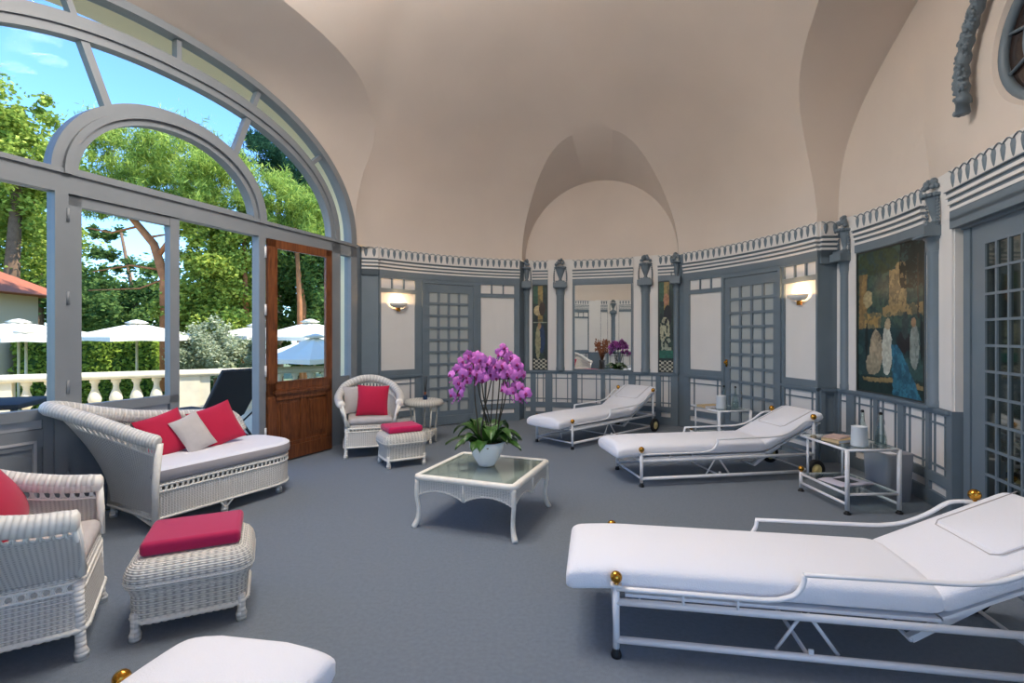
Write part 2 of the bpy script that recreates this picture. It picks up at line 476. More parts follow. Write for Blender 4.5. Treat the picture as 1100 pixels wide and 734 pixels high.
# left pier and jamb
for nm, b in (('wall_left_jamb', B_jambL), ('wall_left_pier', B_pierL)):
    mb = MB(); b.cbox(mb, -.07 if nm == 'wall_left_pier' else -.03, b.L, -.02, H-.01, -.08, 0); mb.build(nm, M_GREY, kind='structure')
mb = MB()
B_pierL.cbox(mb, -.0, B_pierL.L, 0, DADO, 0, .03); B_pierL.cbox(mb, 0, B_pierL.L, 2.27, 2.35, 0, .03)
mb.build(next_trim(), M_GREY, kind='structure')
frieze(B_pierL, 0, B_pierL.L)
# left bay
door_bay('left_bay', B_left, (.03,.61), (.76,1.60), (1.73,2.305), None, M_FROST, handle=1.56)
# niche returns
for nm, b in (('wall_niche_return', B_nret), ('wall_niche_return_right', B_nret2)):
    mb = MB(); b.cbox(mb, 0, b.L, -.02, H-.01, -.1, 0); mb.build(nm, M_GREY, kind='structure')
def niche(side, bay, mirror=True):
    wall_slab('wall_'+side, bay)
    mb = MB(); L = bay.L
    for a, b in ((.15,.395), (.83,1.805), (2.215,2.445)):
        bay.fill(mb, a-.012, b+.012, DADO, 2.27, [(a, b, DADO+.01, 2.255)], 0, .018)
    dado(mb, bay, 0, L, [(.03,.11), (.2,.36), (.48,.80), (.90,1.29), (1.36,1.74), (1.85,2.17), (2.25,2.40)])
    mb.build(next_trim(), M_GREY, kind='structure')
    for a, b in ((.14,.405), (.82,1.815), (2.205,2.455)): frieze(bay, a, b)
    # plain white strips above the columns
    mb = MB()
    for a, b in ((0,.14), (.405,.82), (1.815,2.205), (2.455,L)): bay.cbox(mb, a, b, DADO, H+.01, 0, .014)
    mb.build(next_trim(), M_WHITE, kind='structure')
niche('far', B_niche)
COLL = [(B_niche,.045,'half column at the left end of the far niche, beside the narrow painting'),
        (B_niche,.615,'half column between the left narrow painting and the wall mirror'),
        (B_niche,2.01,'half column between the wall mirror and the right narrow painting'),
        (B_niche,2.485,'half column at the right end of the far niche, beside the curved cornice')]
for b, s, l in COLL: half_column(b, s, l, r=.05 if s > 2.4 or s < .1 else .074)
door_bay('right_bay', B_right, (.105,.67), (.737,1.655), (1.74,2.25), None, M_FROST, handle=.775)
mb = MB(); B_pierR.cbox(mb, 0, B_pierR.L, -.02, H-.01, -.15, 0); mb.build('wall_right_pier', M_GREY, kind='structure')
mb = MB(); dado(mb, B_pierR, 0, B_pierR.L, [(.05,.15)]); B_pierR.cbox(mb, 0, B_pierR.L, 2.2, 2.35, 0, .03)
mb.build(next_trim(), M_GREY, kind='structure')
frieze(B_pierR, 0, B_pierR.L)
# right wall with the large painting
wall_slab('wall_right', B_wallR)
mb = MB()
B_wallR.fill(mb, .295, 1.35, DADO, 2.27, [(.31, 1.335, DADO+.012, 2.258)], 0, .018)
dado(mb, B_wallR, 0, B_wallR.L, [(.05,.15), (.27,.56), (.62,.93), (1.02,1.36), (1.43,1.70)][0:4] + [(1.42,1.70)])
mb.build(next_trim(), M_GREY, kind='structure')
frieze(B_wallR, .285, 1.36)
mb = MB()
for a, b in ((0,.285), (1.36,B_wallR.L)): B_wallR.cbox(mb, a, b, DADO, H+.01, 0, .014)
mb.build(next_trim(), M_WHITE, kind='structure')
half_column(B_wallR, .125, 'half column at the far left edge of the big painting', r=.055)
half_column(B_wallR, 1.50, 'half column between the big painting and the mirrored grille doors', r=.064)
# right door bay, recessed
mb = MB()
B_doorR.cbox(mb, 0, B_doorR.L, -.02, H-.01, -.30, -.07)
B_doorR.cbox(mb, 0, B_doorR.L, 2.30, H-.01, -.07, 0)
for a, b in ((-.001,.012), (B_doorR.L-.012, B_doorR.L)): B_doorR.cbox(mb, a, b, DADO, 2.30, -.07, 0)
mb.build('wall_right_doors', M_WHITE, kind='structure')
mb = MB()
for a, b in ((-.002,.02), (B_doorR.L-.02, B_doorR.L+.002)): B_doorR.cbox(mb, a, b, 0, DADO, -.07, .024)
B_doorR.cbox(mb, .05, .135, 0, 2.27, -.07, -.035); B_doorR.cbox(mb, 2.07, 2.155, 0, 2.27, -.07, -.035)
B_doorR.cbox(mb, .05, 2.155, 2.2, 2.28, -.07, -.02)
B_doorR.cbox(mb, .0, B_doorR.L, 2.22, 2.30, -.07, .03)
mb.build(next_trim(), M_GREY, kind='structure')
frieze(B_doorR, 0, B_doorR.L)
lattice_door(B_doorR, .14, 1.10, M_DMIRROR, cols=5, rows=10, z0=.24, z1=2.06, fr=.15, rec=-.066, m=.009, th=.016)
lattice_door(B_doorR, 1.105, 2.065, M_DMIRROR, cols=5, rows=10, z0=.24, z1=2.06, fr=.15, rec=-.066, m=.009, th=.016)
# near side of the room, seen in the mirrors
wall_slab('wall_near_right', B_nearR)
mb = MB(); dado(mb, B_nearR, 0, B_nearR.L, [(.15,.7),(.85,1.5),(1.65,2.3)]); mb.build(next_trim(), M_GREY, kind='structure'); frieze(B_nearR, 0, B_nearR.L)
niche('near_niche', B_nearN)
for s, l in ((.615,'half column of the near niche, seen only in the mirror, right of its painting'), (2.01,'half column of the near niche, seen only in the mirror, next to the near grille door')): half_column(B_nearN, s, l)
door_bay('near_left', B_nearL, (.03,.61), (.76,1.60), (1.73,2.28), None, M_FROST, handle=1.56)
mb = MB(); B_jambN.cbox(mb, 0, B_jambN.L, -.02, H-.01, -.08, 0); mb.build('wall_near_jamb', M_GREY, kind='structure')

# ------------------------------------------------------------------ floor
mb = MB(); N = 40; ring = []
def floor_ring(o):
    pts = []
    for b in (B_nearL, B_jambN): pass
    seq = [B_jambL, B_pierL, B_left, B_nret, B_niche, B_nret2, B_right, B_pierR, B_wallR, B_doorR, B_nearR]
    for b in seq:
        for k in range(7): q = b.at(b.L*k/7, -.05); pts.append((q.x, q.y))
    pts += [(1.5,-.4), (1.3,-2.6), (-.5,-2.6)]
    for b in (B_nearN, B_nearL, B_jambN):
        for k in range(7): q = b.at(b.L*k/7, -.05); pts.append((q.x, q.y))
    q = CC+BX*-3.17+AX*-2.47; pts.append((q.x, q.y)); q = CC+BX*-3.17+AX*2.47; pts.append((q.x, q.y))
    return pts
fr = floor_ring(0)
mb.prism(fr, lambda p: (p[0], p[1], -.04), lambda p: (p[0], p[1], 0))
mb.build('floor', M_CARPET, kind='structure')

# ------------------------------------------------------------------ vaulted ceiling: union of air volumes, seen from inside
def rell(th):
    """plan radius of the vault around CC in (b,a) coordinates, fitted to the walls"""
    b = math.cos(th); a = math.sin(th)
    r = 1/math.sqrt((b/3.63)**2+(a/5.1)**2)
    deg = math.degrees(th) % 360
    K = [(0,1),(41,.992),(52,.9587),(62.5,.976),(72,1.01),(77.7,1.023),(90,1.0),(107.7,1.015),(123,1.011),(136,.997),(150,1),(210,1),(360,1)]
    for (d0,k0),(d1,k1) in zip(K, K[1:]):
        if d0 <= deg <= d1: r *= (k0+(k1-k0)*(deg-d0)/(d1-d0)); break
    if b < -.05: r = min(r, 3.078/-b)
    if b > .05: r = min(r, 3.225/b)
    return r
RZ = 2.6
def dome_solid():
    mb = MB(); nt_, ns = 144, 30; vs = []; fs = []
    for j in range(ns+1):
        ph = PI/2*j/ns
        if j == ns: break
        for i in range(nt_):
            th = 2*PI*i/nt_; r = rell(th)*math.cos(ph)
            q = CC + BX*(r*math.cos(th)) + AX*(r*math.sin(th)); vs.append((q.x, q.y, H+RZ*math.sin(ph)))
    base = len(vs)
    for i in range(nt_):
        th = 2*PI*i/nt_; r = rell(th); q = CC + BX*(r*math.cos(th)) + AX*(r*math.sin(th)); vs.append((q.x, q.y, H-.012))
    top = len(vs); vs.append((CC.x, CC.y, H+RZ))
    for j in range(ns-1):
        for i in range(nt_): fs.append((j*nt_+i, j*nt_+(i+1)%nt_, (j+1)*nt_+(i+1)%nt_, (j+1)*nt_+i))
    for i in range(nt_):
        fs.append(((ns-1)*nt_+i, (ns-1)*nt_+(i+1)%nt_, top)); fs.append((base+i, base+(i+1)%nt_, (i+1)%nt_, i))
    fs.append(tuple(base+i for i in range(nt_))[::-1])
    mb.add(vs, fs); return mb
def sup(t, n):   # superellipse point on the unit arch, t 0..pi
    c = math.cos(t); s = math.sin(t)
    return (math.copysign(abs(c)**(2/n), c), abs(s)**(2/n))
def loft_solid(sections, K=48):
    """sections: list of fn(k/K)-> (Vector top, Vector bottom)"""
    mb = MB(); vs = []; fs = []; m = K+1; S = len(sections)
    for fn in sections:
        for k in range(m):
            t, b = fn(k/K); vs += [t, b]
    def T(s, k): return (s*m+k)*2
    for s in range(S-1):
        for k in range(K):
            fs.append((T(s,k), T(s,k+1), T(s+1,k+1))); fs.append((T(s,k), T(s+1,k+1), T(s+1,k)))
            fs.append((T(s,k)+1, T(s+1,k+1)+1, T(s,k+1)+1)); fs.append((T(s,k)+1, T(s+1,k)+1, T(s+1,k+1)+1))
        fs.append((T(s,0), T(s+1,0), T(s+1,0)+1, T(s,0)+1)); fs.append((T(s,K), T(s,K)+1, T(s+1,K)+1, T(s+1,K)))
    for k in range(K):
        fs.append((T(0,k), T(0,k)+1, T(0,k+1)+1, T(0,k+1))); fs.append((T(S-1,k), T(S-1,k+1), T(S-1,k+1)+1, T(S-1,k)+1))
    mb.add(vs, fs); return mb
ZB = H-.012
def arch_sec(b0, w, rise, n, base=H, bfn=None, shift=0):
    def f(u):
        x, z = sup(PI*(1-u), n)
        a = w*x + shift; b = b0 if bfn is None else bfn(a)
        q = CC + BX*b + AX*a
        return Vector((q.x, q.y, base + max(z, 0)*rise + .004)), Vector((q.x, q.y, ZB))
    return f
WB = -3.08      # window plane, in b
def quad(t, a, b, c, tm=.343):
    return a*(t-tm)*(t-1)/(tm) + b*t*(t-1)/(tm*(tm-1)) + c*t*(t-tm)/(1-tm)
lun_w = loft_solid([arch_sec(WB+1.08*t, quad(t,2.47,2.80,3.1), quad(t,1.495,1.64,1.86), quad(t,2.2,3.0,3.3), 2.66 if t == 0 else H) for t in (0,.08,.17,.26,.36,.5,.7,1.0)])
def wall_b(a):
    return max(2.70, 3.235-.0037*abs(a)**4)
# right lunette back wall follows the real wall line
lun_r = loft_solid([arch_sec(0, 3.38, 2.00, 2.7, H, bfn=lambda a: wall_b(a)+.015), arch_sec(2.40, 3.29, 1.90, 2.7, H), arch_sec(1.9, 3.24, 1.86, 2.7, H)])
NC = Vector((1.38, 8.10, 0)); ND = Vector((-.26,-.966,0)); NL = Vector((.966,-.26,0))
def nsec(dep, w, rise, n, curved=False):
    def f(u):
        x, z = sup(PI*(1-u), n); l = w*x-.02
        d = dep if not curved else -(.165 + .15*(1-(l/1.3)**2) + .06*(-l/1.3)) + .0
        q = NC + ND*d + NL*l
        return Vector((q.x, q.y, H+rise*z+.004)), Vector((q.x, q.y, ZB))
    return f
lun_f = loft_solid([nsec(0, 1.235, 1.30, 2.0, True), nsec(1.9, 1.30, 1.93, 3.0)])
def ellipse_cyl():
    """oval window opening in the right lunette"""
    mb = MB(); n = 48; vs = []; fs = []
    P0 = Vector((3.39,3.89,0)); D = Vector((-.29,-.957,0)); O = Vector((.957,-.29,0))
    for off, k in ((-.15, 1.03), (.0, 1.0), (.11, .91)):
        for i in range(n):
            t = 2*PI*i/n; q = P0 + D*(1.1+.74*k*math.cos(t)) + O*off; vs.append((q.x, q.y, 3.28+.51*k*math.sin(t)))
    for j in range(2):
        for i in range(n): fs.append((j*n+i, j*n+(i+1)%n, (j+1)*n+(i+1)%n, (j+1)*n+i))
    fs.append(tuple(range(n))[::-1]); fs.append(tuple(2*n+i for i in range(n)))
    mb.add(vs, fs); return mb
parts = [dome_solid(), lun_w, lun_r, lun_f, ellipse_cyl()]
obs = [p.build('ceiling' if i == 0 else 'ceiling_cut', M_CEIL, kind='structure') for i, p in enumerate(parts)]
base = obs[0]
for o in obs[1:]:
    md = base.modifiers.new('u', 'BOOLEAN'); md.operation = 'UNION'; md.solver = 'EXACT'; md.object = o
dg = bpy.context.evaluated_depsgraph_get()
me = bpy.data.meshes.new_from_object(base.evaluated_get(dg))
base.modifiers.clear(); base.data = me
for o in obs[1:]: bpy.data.objects.remove(o, do_unlink=True)
bm = bmesh.new(); bm.from_mesh(me)
kill = []
for f in bm.faces:
    c = f.calc_center_median(); rel = c - CC; b = rel.x*BX.x + rel.y*BX.y
    if f.normal.z < -.9 and c.z < H-.002: kill.append(f)
    elif b < WB+.004 and abs(f.normal.dot(BX)) > .99: kill.append(f)
bmesh.ops.delete(bm, geom=kill, context='FACES')
bmesh.ops.remove_doubles(bm, verts=bm.verts, dist=.0005)
bmesh.ops.reverse_faces(bm, faces=bm.faces)
for f in bm.faces: f.smooth = True
for e in bm.edges:
    if len(e.link_faces) == 2 and e.calc_face_angle(0) > math.radians(16): e.smooth = False
bm.to_mesh(me); bm.free(); me.update()

# ------------------------------------------------------------------ oval window and its garland
P0 = Vector((3.39,3.89,0)); DD = Vector((-.29,-.957,0)).normalized(); OO = Vector((.957,-.29,0)).normalized()
def rw(s, z, off): q = P0 + DD*s + OO*(-off); return Vector((q.x, q.y, z))     # off = into the room
mb = MB(); n = 48
pr = [(.99,.0),(1.045,.005),(1.06,-.03),(1.0,-.04)]
def oval(s_, off_, k): return [rw(1.1+.74*k*math.cos(2*PI*i/n), 3.28+.51*k*math.sin(2*PI*i/n), off_) for i in range(n)]
mb.tube(oval(0, -.09, .905), .035, 8, closed=True)
mb.tube(oval(0, -.085, .62), .012, 6, closed=True)
for i in range(10):
    t = 2*PI*(i+.5)/10
    mb.bar(rw(1.1+.74*.25*math.cos(t), 3.28+.51*.25*math.sin(t), -.085), rw(1.1+.74*.9*math.cos(t), 3.28+.51*.9*math.sin(t), -.085), .011, 6)
mb.tube(oval(0, -.085, .25), .012, 6, closed=True)
ow = mb.build('window_2', M_GREY, kind='structure')
mb = MB(); mb.prism([(math.cos(2*PI*i/n)*.89, math.sin(2*PI*i/n)*.89) for i in range(n)], lambda p: rw(1.1+.74*p[0], 3.28+.51*p[1], -.105), lambda p: rw(1.1+.74*p[0], 3.28+.51*p[1], -.10))
mb.build('pane', mat('dark_oval_glass', (52,40,36), .12, spec=.6), ow, label='dark glass pane')
mb = MB(); rr = random.Random(5)
def gpath(t):
    ang = PI*1.04 - t*2.6 + .12      # from the lower left end, over the top
    return 1.1 + .93*math.cos(ang), 3.28 + .70*math.sin(ang)
pts = []
for i in range(60):
    t = i/59; s_, z_ = gpath(t); pts.append(rw(s_, z_, .03))
pts = [rw(.185, 3.03, .03), rw(.175, 3.12, .03)] + pts
mb.tube(pts, lambda L, a, u: .045 + .008*math.sin(L*60), 8)
for i in range(420):
    t = i/419; s_, z_ = gpath(t) if t > .04 else (.18, 3.03+.2*t/.04)
    a = rr.uniform(0, PI); q = rr.uniform(.7, 1.15)*.052
    c = rw(s_+q*math.cos(a)*1.0, z_+rr.uniform(-.02,.02), .03+q*math.sin(a)*.7)
    mb.sphere(c, rr.uniform(.011, .02), 6, 4, (1, 1, rr.uniform(.7, 1.3)))
mb.build('wall_garland', M_GREY, label='grey plaster garland of leaves hung around the oval window', cat='garland')
# ------------------------------------------------------------------ the great arched window (window_1), coordinates: alpha along, z, off = into room
def wp(al, z, off=0): q = CC + BX*(WB+off) + AX*al; return Vector((q.x, q.y, z))
def wbox(mb, a0, a1, z0, z1, d0=-.04, d1=.04):
    mb.hexa([wp(a0,z0,d0), wp(a1,z0,d0), wp(a1,z0,d1), wp(a0,z0,d1), wp(a0,z1,d0), wp(a1,z1,d0), wp(a1,z1,d1), wp(a0,z1,d1)])
def warch(mb, wo, ro, wi, ri, zb, n, d0, d1, K=56, c=0):
    vs = []; fs = []
    for k in range(K+1):
        t = PI*k/K; xo, zo = sup(t, n); xi, zi = sup(t, n)
        po = (c+wo*xo, zb+ro*zo); pi_ = (c+wi*xi, zb+ri*zi)
        vs += [wp(*po, d0), wp(*pi_, d0), wp(*pi_, d1), wp(*po, d1)]
    for k in range(K):
        for j in range(4): fs.append((4*k+j, 4*k+(j+1)%4, 4*k+4+(j+1)%4, 4*k+4+j))
    fs.append((0,1,2,3)); fs.append((4*K+3,4*K+2,4*K+1,4*K)); mb.add(vs, fs)
def wspoke(mb, p, q, w, d0=-.03, d1=.035):
    a = Vector((p[0], p[1])); b = Vector((q[0], q[1])); d = (b-a).normalized(); nn = Vector((-d.y, d.x))*w/2
    c = [a-nn, b-nn, b+nn, a+nn]
    mb.hexa([wp(x.x, x.y, d0) for x in c] + [wp(x.x, x.y, d1) for x in c])
mb = MB()
warch(mb, 2.47, 1.54, 2.35, 1.46, 2.62, 2.2, -.06, .05)
warch(mb, 2.40, 1.495, 2.33, 1.455, 2.62, 2.2, -.05, .075)
warch(mb, 2.14, 1.27, 1.97, 1.10, 2.62, 2.2, -.05, .05)
warch(mb, 2.08, 1.215, 2.03, 1.165, 2.62, 2.2, -.05, .075)
warch(mb, .97, .79, .80, .62, 2.60, 2.05, -.05, .05)
warch(mb, .90, .72, .85, .67, 2.60, 2.05, -.05, .08)
# transom
wbox(mb, -2.47, 2.47, 2.46, 2.63, -.05, .05); wbox(mb, -2.47, 2.47, 2.60, 2.635, -.05, .07); wbox(mb, -.87, .87, 2.62, 2.66, -.04, .04)
# posts
for s in (-1, 1):
    wbox(mb, *sorted((s*2.35, s*2.47)), 0, 2.62, -.06, .05)
    wbox(mb, *sorted((s*1.98, s*2.14)), 0, 2.62, -.05, .05)
    wbox(mb, *sorted((s*.86, s*.945)), 0, 2.46, -.05, .05)
    # spokes
    wspoke(mb, (s*.57, 3.20), (s*.79, 3.77), .06)
    wspoke(mb, (s*.80, 3.78), (s*.90, 4.05), .045); wspoke(mb, (s*1.62, 3.45), (s*1.86, 3.66), .045)
    wspoke(mb, (s*1.40, 3.56), (s*1.60, 3.80), .0451) if False else None
wspoke(mb, (0, 3.86), (0, 4.12), .045)
wspoke(mb, (-1.35,3.62), (-1.5,3.86), .045) if False else None
# lower fixed panels on both side bays and sidelights
def lower(a0, a1):
    wbox(mb, a0, a1, 0, .60+.0, -.03, .015); wbox(mb, a0, a1, .80, .875, -.04, .045); wbox(mb, a0, a1, .73, .80, -.03, .005)
    wbox(mb, a0, a1, .60, .73, -.03, .028); wbox(mb, a0, a1, 0, .16, -.03, .03)
    w = .1
    wbox(mb, a0, a0+w*.6, 0, .875, -.04, .03); wbox(mb, a1-w*.6, a1, 0, .875, -.04, .03)
for s in (-1, 1):
    a0, a1 = sorted((s*.945, s*1.98)); lower(a0, a1)
    b0, b1 = sorted((s*2.14, s*2.35)); wbox(mb, b0, b1, 0, .875, -.03, .02)
win = mb.build('window_1', M_GREYW, kind='structure')
# pale rail bands; panel mouldings carry their highlight as a paler colour
mb = MB()
for s in (-1, 1):
    a0, a1 = sorted((s*.945, s*1.98))
    wbox(mb, a0+.07, a1-.05, .735, .80, .0, .010)
    x0, x1, z0, z1 = a0+.13, a1-.1, .2, .655
    for (p, q, r_, t_) in ((x0,x1,z1-.018,z1),(x0,x1,z0,z0+.018),(x0,x0+.018,z0,z1),(x1-.018,x1,z0,z1)): wbox(mb, p, q, r_, t_, .01, .036)
mb.build('moulding', mat('pale_band_and_highlight', (188,188,190), .5), win, label='pale rail band, and panel moulding with its highlight as pale grey')
# glass: one sheet for the fanlights, one for each light
def glass(a0, a1, z0, z1):
    g = MB(); wbox(g, a0, a1, z0, z1, -.004, .004); g.build('pane', M_GLASS, win)
g = MB()
vs = []; K = 48
poly = [(2.34*sup(PI*k/K, 2.2)[0], 2.62+1.46*sup(PI*k/K, 2.2)[1]) for k in range(K+1)]
g.prism(poly, lambda p: wp(p[0], p[1], -.004), lambda p: wp(p[0], p[1], .004)); g.build('pane', M_GLASS, win)
for s in (-1, 1):
    a0, a1 = sorted((s*.945, s*1.98)); glass(a0, a1, .875, 2.46)
    b0, b1 = sorted((s*2.14, s*2.35)); glass(b0, b1, .875, 2.46)
# closed left leaf
mb = MB()
for a0, a1, z0, z1, d in ((-.86,-.765,.02,2.455,.03),(-.085,.0,.02,2.455,.035),(-.86,0,2.38,2.455,.03),(-.86,0,.80,.874,.035),(-.86,0,.60,.73,.028),(-.86,0,.02,.2,.03),(-.8,-.05,.2,.6,.01),(-.8,-.05,.73,.8,.005)):
    wbox(mb, a0, a1, z0, z1, -.035, d)
leaf = mb.build('door_7', M_GREYW, kind='structure')
g = MB(); wbox(g, -.765, -.085, .874, 2.38, -.004, .004); g.build('pane', M_GLASS, leaf)
g = MB(); wbox(g, -.76, -.09, .735, .80, .0, .009); g.build('moulding', bpy.data.materials['pale_band_and_highlight'], leaf, label='pale grey band')
g = MB()
for z in (.35, 1.02, 1.68, 2.3): g.bar(wp(-.865, z-.05, .05), wp(-.865, z+.05, .05), .011, 8)
g.build('hinge', M_GREYW, leaf)
# open leaf: varnished oak outside face, folded back against the window
hinge = wp(.955, 0, .06); tip = Vector((-2.235, 6.262, 0)); dd = (tip-hinge); LW = dd.length; dd.normalize(); nn = Vector((dd.y, -dd.x, 0))
def lp(x, z, off): q = hinge + dd*x + nn*off; return Vector((q.x, q.y, z))
def lbox(mb, x0, x1, z0, z1, d0, d1): mb.hexa([lp(x0,z0,d0), lp(x1,z0,d0), lp(x1,z0,d1), lp(x0,z0,d1), lp(x0,z1,d0), lp(x1,z1,d0), lp(x1,z1,d1), lp(x0,z1,d1)])
mb = MB()
for x0, x1, z0, z1, d in ((0,.095,.02,2.45,.02),(LW-.085,LW,.02,2.45,.02),(0,LW,2.37,2.45,.02),(0,LW,.74,.885,.02),(0,LW,.02,.21,.02),(.43,.50,.2,.75,.018),(.05,LW-.05,.2,.75,.004)):
    lbox(mb, x0, x1, z0, z1, -.02, d)
lbox(mb, 0.06, LW-.02, .02, .17, -.02, .032)
for x0, x1 in ((.13,.40),(.53,LW-.12)): # raised fields
    lbox(mb, x0, x1, .25, .68, 0, .009); lbox(mb, x0+.03, x1-.03, .28, .65, 0, .017)
lbox(mb, .07, LW-.06, .76, .80, 0, .045); lbox(mb, .085, LW-.075, .74, .76, 0, .034); lbox(mb, .10, LW-.09, .69, .74, 0, .024)
for (x0,x1,z0,z1) in ((.095,.11,.885,2.37),(LW-.10,LW-.085,.885,2.37),(.095,LW-.085,2.355,2.37),(.095,LW-.085,.885,.9)): lbox(mb, x0, x1, z0, z1, -.01, .026)
ol = mb.build('door_8', M_WOOD, kind='structure')
g = MB(); lbox(g, .095, LW-.085, .885, 2.37, -.004, .004); g.build('pane', M_GLASS, ol)
g = MB()
for z in (.35, 1.02, 1.68, 2.3): g.bar(lp(-.02, z-.06, -.0), lp(-.02, z+.06, -.0), .012, 8)
g.build('hinge', M_METAL, ol)
# outside arch reveal and wall around the window
mb = MB()
warch(mb, 4.0, 3.1, 2.43, 1.52, 2.62, 2.2, -.40, -.12)
warch(mb, 2.465, 1.545, 2.39, 1.49, 2.62, 2.2, -.40, -.058)
for s in (-1, 1):
    a0, a1 = sorted((s*2.39, s*2.465)); wbox(mb, a0, a1, -.1, 2.62, -.40, -.058)
    a0, a1 = sorted((s*2.43, s*4.0)); wbox(mb, a0, a1, -.1, 2.62, -.40, -.12)
    a0, a1 = sorted((s*3.4, s*8.5)); wbox(mb, a0, a1, 2.62 if s*a0 < 4 and False else 3.2, 5.7, -.40, -.12); a0, a1 = sorted((s*3.98, s*8.5)); wbox(mb, a0, a1, -.1, 3.2, -.40, -.12)
mb.build('wall_outside', M_EXT, kind='structure')
# unseen ring wall added behind the curved bays to stop sun leaks
mb = MB(); n = 60; vs = []; fs = []
for i in range(n+1):
    th = math.radians(-45+173*i/n)
    for dr, z in ((.45,-.1),(.75,-.1),(.75,3.7),(.45,3.7)):
        r = rell(th)+dr+.25; q = CC + BX*(r*math.cos(th)) + AX*(r*math.sin(th)); vs.append((q.x, q.y, z))
for i in range(n):
    for k in range(4): fs.append((4*i+k, 4*i+(k+1)%4, 4*i+4+(k+1)%4, 4*i+4+k))
fs.append((0,1,2,3)); fs.append((4*n+3,4*n+2,4*n+1,4*n)); mb.add(vs, fs)
mb.build('wall_sun_shield', M_EXT, kind='structure')
mb = MB(); wbox(mb, -2.47, 2.47, -.06, 0.0, -.62, .0); mb.build('wall_sill', M_STONE, kind='structure')

# ------------------------------------------------------------------ terrace, garden ground
mb = MB()
q0 = [wp(-7, -.04, -.1), wp(9, -.04, -.1)]
TA = Vector((-8.30, 8.24, 0)); TB = Vector((-5.18, 10.10, 0)); TD = (TB-TA).normalized(); TN = Vector((-TD.y, TD.x, 0))
def bp(s, z, off=0): q = TA + TD*s + TN*off; return Vector((q.x, q.y, z))
e0 = bp(-5.5, 0, .25); e1 = bp(8, 0, .25)
poly = [(q0[0].x, q0[0].y), (q0[1].x, q0[1].y), (e1.x, e1.y), (e0.x, e0.y)]
mb.prism(poly, lambda p: (p[0], p[1], -1.3), lambda p: (p[0], p[1], -.04))
mb.build('terrace_paving', M_PAVE, kind='structure')
mb = MB(); mb.box(-70, -12, -1.5, 30, 90, -1.25); mb.build('ground', mat('garden_ground', (120,126,84), .95, var=.2, vscale=.8), kind='structure')
# balustrade
bt = thing('balustrade', 'cream stone balustrade with rounded coping along the terrace edge', 'balustrade', (0,0,0))
def bbox(mb, s0, s1, z0, z1, w0, w1): mb.hexa([bp(s0,z0,w0), bp(s1,z0,w0), bp(s1,z0,w1), bp(s0,z0,w1), bp(s0,z1,w0), bp(s1,z1,w0), bp(s1,z1,w1), bp(s0,z1,w1)])
mb = MB(); cs = [(-.16,.66),(-.17,.70),(-.15,.74),(-.08,.762),(.08,.762),(.15,.74),(.17,.70),(.16,.66),(.11,.64),(-.11,.64)]
mb.prism(cs, lambda p: bp(-5.5, p[1], p[0]), lambda p: bp(8, p[1], p[0]), True)
mb.build('coping', M_STONE, bt)
mb = MB(); bbox(mb, -5.5, 8, -.05, .10, -.13, .13); mb.build('plinth', M_STONE, bt)
piers = [-3.4, -.25+.0, 2.52, 5.9]
for s in piers:
    mb = MB(); bbox(mb, s-.24, s+.24, .1, .65, -.12, .12); bbox(mb, s+.24, s+.40, .1, .65, -.10, .10); mb.build('pedestal', M_STONE, bt)
prof = [(.085,.10),(.085,.13),(.05,.14),(.04,.17),(.06,.20),(.095,.26),(.10,.31),(.085,.37),(.05,.46),(.042,.52),(.05,.54),(.045,.56),(.075,.59),(.075,.64)]
bal = None; s = -5.3
while s < 7.9:
    if all(not (p-.33 < s < p+.48) for p in piers):
        c = bp(s, 0, 0)
        if bal is None:
            m2 = MB(); m2.lathe(prof, 14); bal = m2.build('baluster', M_STONE, bt); bal.location = c
        else:
            o = bal.copy(); COL.objects.link(o); o.parent = bt; o.location = c
    s += .295

# ------------------------------------------------------------------ outdoor furniture
M_DARK = mat('black_sling_fabric', (38,40,46), .7)
def outlounger(label, loc, rz, ang=58):
    t = thing('garden_lounger', label, 'lounger', loc, rz)
    mb = MB(); a = math.radians(ang)
    mb.rbox(0, -.32, .30, 1.25, .32, .36, .02); mb.build('seat', M_DARK, t)
    mb = MB(); M = Matrix.Translation((0,0,.33)) @ Matrix.Rotation(a, 4, 'Y'); mb.rbox(-.85, -.32, -.03, 0, .32, .03, .02); mb.xf(M)
    mb.build('backrest', M_DARK, t)
    for y in (-.3, .3):
        mb = MB(); mb.tube([(1.15,y,0),(1.0,y,.3)], .018); mb.build('leg', M_BLACK, t)
        mb = MB(); mb.tube([(-.25,y,0.0),(.1,y,.3)], .018); mb.bar((-.25,y,.02),(.2,y,.1),.014); mb.bar((-.3,y,.42),(.15,y,.12),.012); mb.build('leg', M_BLACK, t)
    return t
outlounger('black sling lounger on the terrace, backrest raised, seen through the open doorway', (-3.98,6.95,-.04), math.radians(152), 52)
t = thing('garden_table', 'low dark table on the terrace outside the left window pane', 'table', (-5.25,5.0,-.04), .4)
mb = MB(); mb.rbox(-.45,-.4,.74,.45,.4,.79,.01); mb.build('table_top', M_DARK, t)
for x in (-.4,.4):
    for y in (-.35,.35): mb = MB(); mb.box(x-.02,y-.02,0,x+.02,y+.02,.74); mb.build('leg', M_BLACK, t)

